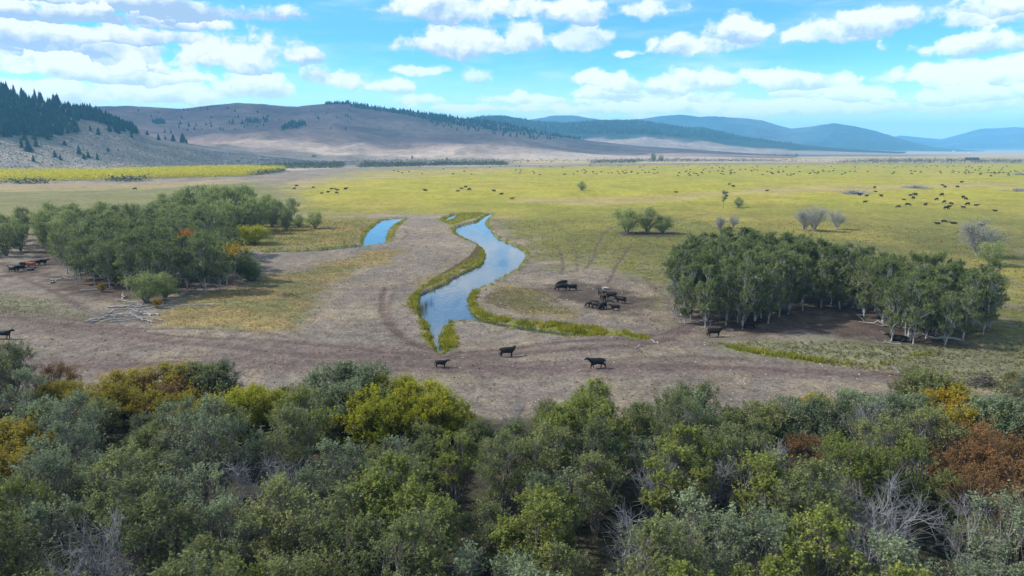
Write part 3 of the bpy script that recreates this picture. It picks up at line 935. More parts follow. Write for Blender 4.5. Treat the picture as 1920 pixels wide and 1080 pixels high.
def put_tree(kind, x, y, scale, label, group=None, cat=None, rot=None, variant=None, z=None):
    v = K[kind][RNG.randrange(len(K[kind])) if variant is None else variant % len(K[kind])]
    zz = float(ground_z(np.array([x]), np.array([y]))[0]) if z is None else z
    cat = cat or ('shrub' if 'shrub' in TREE_NAME[kind] else 'tree')
    r = link(TREE_NAME[kind], None, None, (x, y, zz), RNG.uniform(0, 2 * PI) if rot is None else rot, scale, label, cat, group)
    for part, me in v: link(part, me, r)
    return r


def scatter(poly, gap, seed, tries=6000, jit=None):
    rng = random.Random(seed)
    P = np.array(poly)
    x0, y0 = P.min(0); x1, y1 = P.max(0)
    X = np.array([(rng.uniform(x0, x1), rng.uniform(y0, y1)) for _ in range(tries)])
    X = X[inside(X[:, 0], X[:, 1], P)]
    out = []
    for p in X:
        if all((p[0] - q[0]) ** 2 + (p[1] - q[1]) ** 2 > gap * gap for q in out): out.append((float(p[0]), float(p[1])))
    return out


# --- the wide thicket in front of the camera
def at_height(px, py, z):
    return G(px, py, z)


thick = []      # (x, y, kind, scale)
# plants that stand out: pixel of the crown top, height, kind
STAND = [
    (735, 705, 5.2, 'yellow'), (790, 720, 4.8, 'yellow'), (690, 738, 4.6, 'yellow'), (850, 738, 4.4, 'yellow'), (760, 745, 4.6, 'yellow'), (455, 712, 4.6, 'yellow'), (500, 730, 4.4, 'yellow'), (420, 745, 4.4, 'yellow'),
    (540, 752, 4.6, 'fresh'), (620, 695, 5.6, 'green_shrub'), (670, 690, 5.8, 'green_shrub'), (640, 720, 5.4, 'green_shrub'), (120, 706, 4.2, 'mustard'), (180, 708, 4.0, 'mustard'),
    (235, 700, 4.2, 'mustard'), (150, 738, 3.8, 'mustard'), (265, 705, 3.9, 'rust'), (325, 690, 4.6, 'mustard'), (345, 705, 4.2, 'rust'), (380, 688, 4.8, 'olive_shrub'), (400, 690, 4.6, 'green_shrub'),
    (300, 735, 3.6, 'rust'), (370, 762, 3.8, 'mustard'), (340, 775, 3.6, 'mustard'), (25, 800, 4.6, 'mustard'), (15, 850, 4, 'mustard'), (10, 640, 7.2, 'olive'), (40, 690, 6.5, 'grey'), (-30, 660, 7, 'olive'), (60, 760, 5, 'green_shrub'),
    (1115, 712, 7.6, 'fresh'), (1100, 740, 7.4, 'fresh'), (1130, 760, 7, 'fresh'), (1080, 745, 6.2, 'fresh'), (1300, 728, 5.0, 'olive_shrub'), (1280, 730, 5.2, 'grey'), (1210, 745, 5.2, 'olive_shrub'), (1500, 738, 5, 'green_shrub'), (1560, 745, 5, 'green_shrub'),
    (1620, 742, 5, 'green_shrub'), (1690, 740, 5, 'green_shrub'), (1440, 742, 5, 'olive_shrub'), (1380, 752, 5, 'olive_shrub'), (1750, 705, 5, 'olive_shrub'), (1720, 700, 4.2, 'olive_shrub'),
    (1800, 735, 4.6, 'mustard'), (1790, 745, 4.4, 'gold_shrub'), (1850, 755, 5, 'green_shrub'), (1900, 760, 5.4, 'green_shrub'), (1525, 822, 3.2, 'rust'), (1840, 800, 5.0, 'rust'), (1880, 835, 5, 'rust'), (1900, 880, 4.8, 'rust'), (1860, 850, 4.6, 'rust'),
    (1960, 860, 4.8, 'rust'), (1830, 770, 4.4, 'mustard'), (1810, 840, 4.6, 'rust'), (1920, 920, 4.6, 'rust'), (1860, 905, 4.4, 'rust'), (1905, 820, 4.6, 'rust'), (210, 725, 4, 'mustard'), (450, 745, 4.4, 'yellow'), (270, 735, 3.9, 'mustard'), (100, 725, 4, 'mustard'), (820, 745, 4.5, 'yellow'), (700, 765, 4.5, 'yellow'), (180, 975, 7.0, 'dead'), (165, 1000, 6.8, 'dead'), (1690, 905, 6.8, 'dead'), (1640, 945, 6.6, 'dead'), (1830, 930, 6.4, 'dead'), (450, 860, 6.2, 'dead'), (530, 850, 5.6, 'dead'),
    (690, 900, 6.4, 'dead'), (1240, 850, 6.4, 'dead'), (1200, 960, 6.2, 'dead'), (960, 745, 4.8, 'dead'), (1330, 850, 6, 'dead'), (1440, 830, 5.8, 'dead'), (1580, 900, 6.2, 'dead'),
    (740, 855, 8.4, 'fresh'), (700, 890, 8.0, 'fresh'), (790, 900, 8.2, 'fresh'), (640, 920, 7.6, 'olive'), (1290, 800, 7.4, 'fresh'), (1270, 840, 7, 'fresh'), (1520, 870, 8, 'olive'), (1440, 850, 7.6, 'fresh'), (1250, 980, 8, 'olive'), (1540, 960, 8.4, 'fresh')]
HB = {'olive': 8.4, 'grey': 8.0, 'fresh': 8.6, 'yellow': 4.6, 'mustard': 4.6, 'rust': 5.0, 'green_shrub': 4.6, 'olive_shrub': 4.6, 'gold_shrub': 4.6, 'dead': 7.8}
GAPS = [(G(1420, 1030), 4.5), (G(1380, 1075), 4.5), (G(880, 1040), 3.0), (G(850, 880), 2.2), (G(1810, 712), 4)]
for px, py, h, kind in STAND:
    x, y = at_height(px, py, h * .96)
    thick.append([x, y, kind, h / HB[kind]])
rr = random.Random(11)
TE = [(-78, 84)] + [p for p in THICKET_EDGE if -78 < p[0] < 78] + [(78, 84)]
region = [(-30, 14), (30, 14)] + [(78, 66), (78, 80)] + [p for p in THICKET_EDGE if -78 < p[0] < 78][::-1] + [(-78, 80), (-78, 66)]
NSTAND = len(thick)
for x, y in scatter(region, 3.0, 21, 9000):
    te = float(thicket_edge_y(x))
    depth = te - y
    if depth < 1.2: continue
    d0 = min((x - t[0]) ** 2 + (y - t[1]) ** 2 for t in thick) ** .5
    if d0 < 2.9: continue
    if any((x - g[0]) ** 2 + (y - g[1]) ** 2 < r * r for g, r in GAPS): continue
    if float(sdist(np.array([x]), np.array([y]), CREEK, 20.)[0]) < .6: continue
    n = float(vnoise(np.array([x / 14 + 3]), np.array([y / 9 + 8]), 77)[0]) + rr.uniform(-.22, .22)
    shown = any(abs(x - q[0]) < 4.2 and 0 < q[1] - y < 10 for q in thick[:NSTAND] if q[2] in ('yellow', 'mustard', 'rust', 'gold_shrub'))
    qx = 960 + FPX * x / (y * math.cos(PITCH) + 22 * math.sin(PITCH))
    if 60 < qx < 500 and depth < 10 and rr.random() < .85:
        q = rr.random()
        kind = 'mustard' if q < .55 else 'yellow' if q < .75 else 'rust' if q < .88 else 'olive_shrub'
        h = rr.uniform(3.2, 4.4)
    elif qx > 1740 and 3 < depth < 17 and rr.random() < .7:
        kind = 'rust' if rr.random() < .65 else 'mustard'
        h = rr.uniform(3.4, 4.8)
    elif 620 < qx < 900 and depth < 8 and rr.random() < .6:
        kind = 'yellow'; h = rr.uniform(3.4, 4.4)
    elif depth < 5 or (shown and rr.random() < .8):
        kind = 'green_shrub' if n < .4 else 'olive_shrub' if n < .85 else 'mustard'
        h = rr.uniform(2.6, 3.8)
    else:
        kind = 'grey' if n < .36 else 'olive' if n < .66 else 'fresh'
        if rr.random() < .03: kind = 'dead'
        h = rr.uniform(5.6, 8.4) * (.78 + .22 * min(1, depth / 14))
        if kind == 'dead': h *= .95
    thick.append([x, y, kind, h / HB[kind] * 1.0])
LOOK = {'olive': 'olive-green tree', 'grey': 'grey-green thin-leaved tree', 'fresh': 'fresh green leafy tree', 'yellow': 'bright yellow-green willow shrub', 'mustard': 'mustard-yellow willow shrub',
        'rust': 'rusty orange-brown shrub', 'green_shrub': 'grey-green rounded shrub', 'olive_shrub': 'dull olive rounded shrub', 'gold_shrub': 'golden yellow shrub', 'dead': 'bare pale dead tree'}


def band(t):
    d = float(thicket_edge_y(t[0])) - t[1]
    return 0 if d < 6 else 1 if d < 14 else 2 if d < 24 else 3 if d < 33 else 4


BAND = ['the thicket edge row', 'the second thicket row', 'the middle thicket row', 'the fourth thicket row', 'the lowest thicket row']
for kind in LOOK:
    for bd in range(5):
        L = sorted([t for t in thick if t[2] == kind and band(t) == bd])
        for i, t in enumerate(L):
            if len(L) == 1: lab = 'lone %s in %s' % (LOOK[kind], BAND[bd])
            else: lab = '%s %s from left in %s' % (ordinal(i + 1), LOOK[kind], BAND[bd])
            s = t[3]
            wid = RNG.uniform(.95, 1.18)
            put_tree(kind, t[0], t[1], (s * wid, s * wid, s), lab, 'trees and shrubs of the foreground thicket')

# --- aspen grove on the right
GROVE = gp([(1262, 604), (1300, 612), (1400, 618), (1460, 600), (1500, 580), (1570, 574), (1640, 604), (1690, 640), (1760, 648), (1800, 640), (1856, 630), (1850, 610), (1770, 600), (1700, 588), (1600, 560), (1500, 532), (1400, 508), (1320, 522), (1270, 550)])
grove = scatter(GROVE, 2.55, 31, 9000)
front = gp([(1285, 607), (1322, 614), (1360, 610), (1392, 617), (1440, 606), (1505, 582), (1540, 577), (1575, 580), (1620, 596), (1655, 612), (1670, 640), (1712, 646), (1735, 637), (1770, 650), (1805, 640), (1842, 630)])
for p in front:
    grove = [q for q in grove if (q[0] - p[0]) ** 2 + (q[1] - p[1]) ** 2 > 5]
grove = sorted(front) + sorted(grove, key=lambda q: (round(q[1] / 9), q[0]))
for i, (x, y) in enumerate(grove):
    fr = i < len(front)
    row = 0 if fr else 1 + int((y - 88) // 14)
    lab = '%s white-trunked aspen from the left along the front of the right grove' % ordinal(i + 1) if fr else None
    kind = 'aspen' if not fr or i % 2 else 'bushy_aspen'
    if not fr:
        same = [q for q in grove[len(front):] if int((q[1] - 88) // 14) == row - 1]
        lab = '%s aspen crown from left in the %s row back of the right grove' % (ordinal(sorted(same).index((x, y)) + 1), ordinal(row + 1))
    put_tree(kind, x, y, RNG.uniform(.80, 1.06) * (.92 if y < 100 else 1.0), lab, 'aspens of the right grove')
for k, (px, py, h, lab) in enumerate([(1425, 325 + 170, 8.5, 'bare pale aspen snag among the leaves of the right grove'), (1290, 478, 8.2, 'bare pale aspen snag on the left rim of the right grove'), (1270, 520, 6.6, 'low bare white snag at the left foot of the right grove')]):
    x, y = G(px, py, h); put_tree('dead', x, y, h / 7.8, lab, variant=k)

# --- grove on the left
LF = gp([(145, 532), (178, 535), (205, 540), (240, 545), (290, 548), (318, 552), (352, 545), (385, 548), (415, 545), (425, 535)])
LM = scatter(gp([(120, 520), (230, 535), (340, 540), (430, 525), (440, 480), (330, 462), (180, 470), (110, 490)]), 4.5, 41, 2500)
for p in LF: LM = [q for q in LM if (q[0] - p[0]) ** 2 + (q[1] - p[1]) ** 2 > 9]
for i, (x, y) in enumerate(LF):
    put_tree('grove' if i % 3 else 'aspen', x, y, RNG.uniform(.84, 1.04), '%s white-trunked aspen from the left along the front of the left grove' % ordinal(i + 1), 'aspens of the left grove')
for i, (x, y) in enumerate(sorted(LM)):
    put_tree('grove' if i % 4 else 'bushy_aspen', x, y, RNG.uniform(.78, 1.12), '%s dark green aspen from the left behind the front of the left grove' % ordinal(i + 1), 'aspens of the left grove')
BK = scatter(gp([(-120, 500), (60, 478), (160, 468), (320, 455), (425, 452), (500, 432), (545, 412), (500, 400), (340, 405), (150, 425), (0, 440), (-150, 460)]), 7.4, 43, 2500)
rb = G(472, 457); BK = [q for q in BK if (q[0] - rb[0]) ** 2 + (q[1] - rb[1]) ** 2 > 110 and not (abs(q[0] - rb[0]) < 7 and q[1] < rb[1])]
BK += [q for q in (G(72, 476), G(104, 470), G(36, 478), G(138, 462)) if min((q[0] - p[0]) ** 2 + (q[1] - p[1]) ** 2 for p in BK) > 12]
for i, (x, y) in enumerate(sorted(BK)):
    tall = float(np.exp(-((x / y * FPX + 960 - 410) / 75) ** 2))
    h = 9.0 + 4.6 * tall
    put_tree('cottonwood', x, y, h / 13 * RNG.uniform(.78, 1.12), '%s grey-green cottonwood from the left in the back of the left grove' % ordinal(i + 1), 'cottonwoods of the left grove')
for px, py, k, h, lab in [
        (275, 568, 'sparse', 6.2, 'small grey-green sapling in front of the left grove above the log pile'), (310, 560, 'sparse', 5.2, 'thin sapling just right of the log pile at the left grove'),
        (195, 520, 'sparse', 6.5, 'pale sapling between white trunks of the left grove'), (268, 540, 'dead', 6.0, 'bare grey snag in front of the dark left grove'),
        (452, 527, 'bushy_aspen', 9.0, 'yellowing aspen at the right corner of the left grove'), (465, 525, 'sparse', 5.5, 'small thin tree beside the yellowing aspen of the left grove'), (478, 526, 'sparse', 4.2, 'lowest twiggy tree at the right end of the left grove'),
        (592, 428, 'sparse', 6.8, 'pale green bush on the bank above the left pond meadow'), (538, 432, 'cottonwood', 7.5, 'pale green tree at the far right tip of the left grove'), (560, 425, 'sparse', 5.0, 'low bush between the left grove and the pond meadow'),
        (1176, 436, 'sparse', 9.2, 'grey-green leafy tree, left one of the lone pair on the meadow'), (1214, 437, 'cottonwood', 8.8, 'dark green tree, right one of the lone pair on the meadow'), (1242, 438, 'sparse', 6.8, 'paler thin tree leaning out of the lone pair on the meadow'),
        (1091, 357, 'sparse', 6.4, 'small lone green tree with its shadow on the yellow meadow'), (1356, 390, 'slim', 9.6, 'slim lone pale green tree on the meadow above the right grove'), (1384, 389, 'sparse', 5.2, 'low crooked tree beside the slim lone tree on the meadow'),
        (1508, 432, 'snag', 7.6, 'bare grey tree, left of the pair behind the right grove'), (1526, 434, 'snag', 8.8, 'taller bare grey tree of the pair behind the right grove'), (1568, 430, 'snag', 6.6, 'single thin bare grey tree right of the bare pair'),
        (1832, 482, 'snag', 10.0, 'bare silvery tree at the right edge of the meadow'), (1858, 498, 'sparse', 6.4, 'leaning thin-leaved tree beside the bare silvery tree at the right'),
        (1350, 432, 'snag', 5.0, 'pale bare tree showing behind the back of the right grove'), (1375, 428, 'snag', 4.6, 'second pale bare tree behind the back of the right grove, further right'),
        (1225, 303, 'cottonwood', 17.0, 'tall round tree in the far bush line beyond the herd'), (1240, 303, 'cottonwood', 14.0, 'smaller round tree right of the tall one in the far bush line'),
        (590, 300, 'cottonwood', 13.0, 'lone round tree in the far bush line below the brown ridge')]:
    x, y = G(px, py)
    h = h / {'sparse': 7.0, 'dead': 7.8, 'bushy_aspen': 9.0, 'cottonwood': 13.0, 'snag': 6.6, 'slim': 9.6}[k]
    put_tree(k, x, y, (h * 1.05, h * 1.05, h) if k in ('sparse', 'cottonwood', 'snag') else h, lab)
x, y = G(472, 457)
K['round'] = [tree_meshes('round_bush', 300, 5.6, 5.4, .2, 16, 190, 66, .14, .60, 'bark_brown', 'yellow', 'multi', .1, 0, low=.7, spread=1.5)]
TREE_NAME['round'] = 'round_bush'
put_tree('round', x, y, 1.0, 'round olive-green bush standing alone right of the left grove', cat='bush')
# the turning leaves: a gold bough and an orange spray
def spray(name, px, py, z, r, fol, label, n=260):
    x, y = G(px, py, z)
    rng = np.random.default_rng(int(px))
    cen = np.array([x, y, z]) + rng.normal(size=(n, 3)) * np.array([r, r, r * .6])
    wood = Acc(); g0 = (x, y + .8, 0.0)
    wood.tube(curve(g0, (x, y, z), rng, 6, .1), np.linspace(.07, .02, 6), 5)
    for q in range(8): wood.tube(curve((x, y, z - .5), cen[q], rng, 4), np.linspace(.025, .008, 4), 3)
    rt = link(name, None, label=label, cat='tree')
    link('trunk', wood.mesh(name + '_trunk', [M['bark_grey']], True), rt)
    V, F, T = leaf_quads(rng, cen, .19, np.clip(rng.normal(.5, .2, n), 0, 1))
    link('crown', mesh_np(name + '_crown', V, F, [M[fol]], T), rt)
spray('turning_aspen', 440, 466, 8.6, 1.15, 'gold', 'slim aspen with a golden yellow top at the right end of the left grove', 420)
spray('turning_aspen', 349, 437, 10.8, .65, 'orange', 'slim aspen with a bright orange top inside the left grove', 240)
for px, py, lab in [(192, 548, 'small orange-gold sapling by the white trunks of the left grove'), (295, 578, 'low golden bush right of the log pile'), (218, 533, 'orange sprig at the foot of the left grove')]:
    x, y = G(px, py)
    put_tree('gold_shrub', x, y, .34, lab)


# --- far bush belts: stuff, and single bushes
def clump_mass(name, spots, foliage, rng, leaf=.5, n=16, kind='stuff', **kw):
    CV, CT = [], []
    for (x, y, z, r, h) in spots:
        o = rng.normal(size=(n, 3)) * np.array([r * .5, r * .5, h * .28]); o[:, 2] = np.abs(o[:, 2] + h * .42)
        CV.append(np.array([x, y, z]) + o); CT.append(np.clip(rng.uniform(.2, .75) + rng.normal(size=n) * .12, 0, 1))
    V, F, T = leaf_quads(rng, np.concatenate(CV), leaf, np.concatenate(CT), .7, .7)
    return link(name, mesh_np(name, V, F, [M[foliage]], T), kind=kind, **kw)


nrg = np.random.default_rng(3)
sp = []
WB = gp([(-400, 345), (0, 341), (60, 341), (190, 338), (330, 334), (450, 331), (520, 323), (535, 318), (440, 316), (330, 319), (180, 323), (0, 324), (-400, 326)])
for x, y in scatter(WB, 3.6, 51, 14000):
    sp.append((x, y, 0, 4.2, 4.8 + 1.4 * float(vnoise(np.array([x / 20]), np.array([y / 20]), 4)[0])))
M['yellow_far'] = leaf_mat('leaf_willow_belt', (.34, .32, .010), (.48, .43, .012), (.55, .48, .02), .3, 0)
clump_mass('willow_belt', sp, 'yellow_far', nrg, .55, 60, label='long belt of bright yellow willow scrub below the dark hill')
sp = []
for poly, gap in ((gp([(208, 341), (270, 340), (275, 338), (215, 338)]), 6), (gp([(20, 345), (90, 344), (90, 342), (20, 343)]), 6), (gp([(470, 329), (520, 325), (530, 322), (480, 326)]), 6),
                  (gp([(480, 317), (560, 316), (640, 315), (640, 308), (560, 309), (490, 312)]), 7), (gp([(670, 315), (790, 312), (800, 308), (690, 309)]), 7), (gp([(800, 311), (950, 310), (945, 306), (820, 307)]), 7),
                  (gp([(1110, 307), (1190, 306), (1190, 302.5), (1120, 303)]), 11), (gp([(1190, 304), (1290, 303.5), (1400, 303), (1560, 304), (1400, 301.5), (1200, 301.5)]), 14), (gp([(1560, 306), (1920, 306), (1920, 302), (1640, 301)]), 15)):
    for x, y in scatter(poly, gap, int(gap * 7 + poly[0][0]) % 997, 1500): sp.append((x, y, 0, 4.5 + .004 * y, 3.2 + .0022 * y))
clump_mass('bush_belt', sp, 'bush_far', nrg, .95, 26, label='dull green bush belt along the far edge of the pasture')
sp = []
for poly, gap in ((gp([(230, 318), (330, 314), (480, 310), (470, 306), (330, 309), (240, 313)]), 13), (gp([(560, 308), (700, 306), (960, 300), (960, 296), (700, 300), (560, 304)]), 16), (gp([(960, 305), (1130, 303), (1300, 299), (1300, 296), (960, 298)]), 26)):
    for x, y in scatter(poly, gap, int(gap), 900): sp.append((x, y, 0, 2.6, 2.6))
M['rust_far'] = leaf_mat('leaf_far_rust', (.12, .075, .045), (.17, .115, .06), (.20, .16, .07), .15, 0)
clump_mass('autumn_scrub', sp, 'rust_far', nrg, .8, 12, label='scattered brown and russet scrub on the far flats')
k = 0
for px, py in [(462, 299), (448, 306), (655, 299), (795, 293), (807, 293), (773, 299), (838, 302), (835, 295), (990, 293), (1020, 293), (1055, 295), (325, 306), (450, 303), (1440, 293), (1452, 293), (1475, 293), (1493, 293)]:
    x, y = G(px, py); k += 1
    put_tree('cottonwood', x, y, .0034 * y / 13 * (1.6 if k < 10 else 1.1), '%s from the left of the lone round bushes on the far flats' % ordinal(sorted([462, 448, 655, 795, 807, 773, 838, 835, 990, 1020, 1055, 325, 450, 1440, 1452, 1475, 1493]).index(px) + 1), 'lone bushes on the far flats', 'bush')


# --- conifers
def pine_mesh(name, seed, H=16., R=3.6, tiers=10, spokes=9):
    rng = np.random.default_rng(seed)
    V, F, fm, T = [], [], [], []
    for i in range(5): V.append((.28 * math.cos(i * 2 * PI / 5), .28 * math.sin(i * 2 * PI / 5), -1.0))
    V.append((0, 0, H * .8)); T += [.5] * 6
    for i in range(5): F.append((i, (i + 1) % 5, 5)); fm.append(1)
    for t in range(tiers):
        f = t / (tiers - 1)
        r = R * ((1 - f) ** .8 * .95 + .06); zb = H * (.06 + .86 * f)
        a0 = len(V); V.append((rng.normal() * .1, rng.normal() * .1, zb + H * .17)); T.append(.6)
        ph = rng.uniform(0, 6)
        for j in range(spokes * 2):
            an = ph + j * PI / spokes; q = r * (rng.uniform(.8, 1.15) if j % 2 == 0 else rng.uniform(.42, .6))
            V.append((q * math.cos(an), q * math.sin(an), zb - (.10 * q if j % 2 == 0 else -.12 * q) + rng.normal() * .15)); T.append(rng.uniform(.15, .9))
        for j in range(spokes * 2): F.append((a0, a0 + 1 + j, a0 + 1 + (j + 1) % (spokes * 2))); fm.append(0)
    return mesh_np(name, V, F, [M['pine'], M['bark_brown']], T, False, fm)


PINES = [pine_mesh('pine%d' % i, 60 + i, 15 + 1.5 * (i % 4), 3.6 + .7 * (i % 3), 8 + i % 4, 7 + i % 3) for i in range(7)]
PZ = [[(-60, 172), (0, 168), (60, 186), (120, 197), (180, 209), (225, 228), (255, 244), (250, 252), (235, 249), (215, 240), (180, 226), (150, 222), (140, 232), (145, 248), (115, 252), (95, 258), (60, 256), (0, 258), (-60, 258)],
      [(195, 250), (205, 238), (225, 236), (240, 248), (236, 254), (210, 254)]]


def in_px(px, py, poly): return bool(inside(np.array([px]), np.array([py]), poly)[0])


pr = random.Random(9); spots = []
STRIP = [(135, 203), (180, 211), (225, 230), (255, 246), (250, 254), (232, 248), (205, 236), (175, 228), (140, 222)]
while len(spots) < 70:
    px, py = pr.uniform(130, 258), pr.uniform(200, 256)
    if in_px(px, py, STRIP): spots.append((px, py))
while len(spots) < 295:
    px, py = pr.uniform(-50, 258), pr.uniform(164, 262)
    if any(in_px(px, py, z) for z in PZ): spots.append((px, py))
for i, (px, py) in enumerate(spots):
    x, y, z = R1.at_pixel(px, py)
    s = pr.uniform(.72, 1.2) * (1.15 if px < 110 else .9)
    link('pine_tree', PINES[i % 7], None, (x, y, z - .5), pr.uniform(0, 6), (s * 1.35, s * 1.35, s), 'dark conifer crowded among others on the wooded slope of the near hill', 'tree', 'conifers of the wooded near hill')
lone = [(180, 252, .8), (256, 251, 1.2), (297, 263, .85), (325, 263, 1.0), (343, 264, 1.2), (350, 266, .5), (276, 246, .6), (27, 276, .9), (40, 284, 1.0), (56, 275, .7), (90, 295, .7), (138, 290, .8), (146, 298, .6), (172, 300, .7), (82, 262, .7), (55, 262, .8), (35, 262, .8), (155, 296, .6), (245, 258, .6), (100, 300, .5), (47, 303, .5), (165, 246, .6), (310, 248, .6), (195, 284, .4), (112, 272, .5)]
for i, (px, py, s) in enumerate(sorted(lone)):
    x, y, z = R1.at_pixel(px, py)
    link('pine_tree', PINES[i % 7], None, (x, y, z - .5), pr.uniform(0, 6), (s * 1.7, s * 1.7, s * .95), '%s from the left of the scattered lone conifers on the open near hill' % ordinal(i + 1), 'tree', 'lone conifers on the open near hill')


def far_forest(name, ridge, spots, h, rng, label):
    V, F, T = [], [], []
    for (px, py) in spots:
        x, y, z = ridge.at_pixel(px, py); hh = h * rng.uniform(.6, 1.25); r = hh * rng.uniform(.22, .34); n = len(V)
        a = rng.uniform(0, 6)
        for j in range(5): V.append((x + r * math.cos(a + j * 1.2566), y + r * math.sin(a + j * 1.2566), z - .5 + rng.uniform(0, hh * .12)))
        V.append((x, y, z + hh)); t = rng.uniform(.1, .9); T += [t] * 6
        for j in range(5): F.append((n + j, n + (j + 1) % 5, n + 5))
    link(name, mesh_np(name, V, F, [M['pine']], T), kind='stuff', label=label)


def fill(polys, n, seed):
    r = random.Random(seed); out = []
    for poly, k in polys:
        P = np.array(poly); x0, y0 = P.min(0); x1, y1 = P.max(0); c = 0
        X = [(r.uniform(x0, x1), r.uniform(y0, y1)) for _ in range(k * 8)]
        A = np.array(X); ins = inside(A[:, 0], A[:, 1], P)
        out += [X[i] for i in np.nonzero(ins)[0][:k]]
    return out


S2 = fill([([(655, 192), (700, 201), (760, 208), (830, 217), (905, 226), (960, 236), (1040, 253), (1105, 263), (1060, 259), (1000, 251), (930, 245), (860, 236), (800, 224), (740, 213), (690, 206), (660, 203)], 900),
           ([(800, 214), (850, 222), (855, 232), (815, 226)], 130), ([(608, 194), (655, 193), (655, 196), (610, 196)], 60), ([(524, 240), (545, 231), (572, 230), (560, 240), (530, 243)], 110), ([(282, 230), (300, 225), (308, 231), (290, 234)], 50),
           ([(455, 226), (500, 222), (500, 232), (460, 232)], 30), ([(380, 205), (660, 205), (660, 245), (400, 245)], 42), ([(250, 205), (400, 205), (420, 260), (300, 250)], 22), ([(800, 225), (1100, 262), (1000, 262), (820, 240)], 90)], 0, 4)
far_forest('conifer_belt', R2, S2, 12, random.Random(2), 'dark conifer belt along the crest of the brown ridge')
S3 = fill([([(820, 237), (870, 225), (905, 218), (945, 218), (1000, 227), (1060, 231), (1130, 226), (1200, 226), (1290, 240), (1345, 246), (1400, 258), (1480, 269), (1500, 271), (1420, 266), (1300, 258), (1200, 252), (1100, 252), (1000, 250), (880, 244)], 3600)], 0, 6)
far_forest('ridge_forest', R3, S3, 13, random.Random(3), 'blue-green conifer forest over the lower ridge in the distance')

far_forest('hill_forest', R1, fill([(PZ[0], 420), (STRIP, 90)], 0, 17), 12, random.Random(8), 'mass of smaller dark conifers filling the wooded slope of the near hill')

# sagebrush on the near hill
sg = random.Random(4); V, F, T = [], [], []
for _ in range(9000):
    px, py = sg.uniform(-60, 600), sg.uniform(225, 312)
    t = sg.random() ** .9 * .75
    x, y, z = (float(q[0]) for q in R1.pt(np.array([px]), np.array([t])))
    r = sg.uniform(.5, 1.5); n = len(V); a = sg.uniform(0, 6)
    for j in range(5): V.append((x + r * math.cos(a + j * 1.2566), y + r * math.sin(a + j * 1.2566), z - .1))
    V.append((x + sg.uniform(-.3, .3), y, z + r * sg.uniform(.7, 1.1))); T += [sg.uniform(0, 1)] * 6
    for j in range(5): F.append((n + j, n + (j + 1) % 5, n + 5))
link('sagebrush', mesh_np('sagebrush', V, F, [M['sage']], T), kind='stuff', label='grey sagebrush dotted over the open slope of the near hill')
# ------------------------------------------------------------------ cattle
def coat(name, c):
    m, b, out = new_mat(name)
    g = b.n('ShaderNodeTexCoord').outputs['Object']
    n = b.noise(g, 7, 3).outputs[0]
    princ(b, out, b.mix(n, (*c, 1), (c[0] * 1.8, c[1] * 1.7, c[2] * 1.6, 1)), .6, .25)
    return m


M['black'] = coat('coat_black', (.010, .008, .007))
M['redcoat'] = coat('coat_red', (.20, .062, .022))
M['face'] = coat('face_white', (.55, .5, .44))


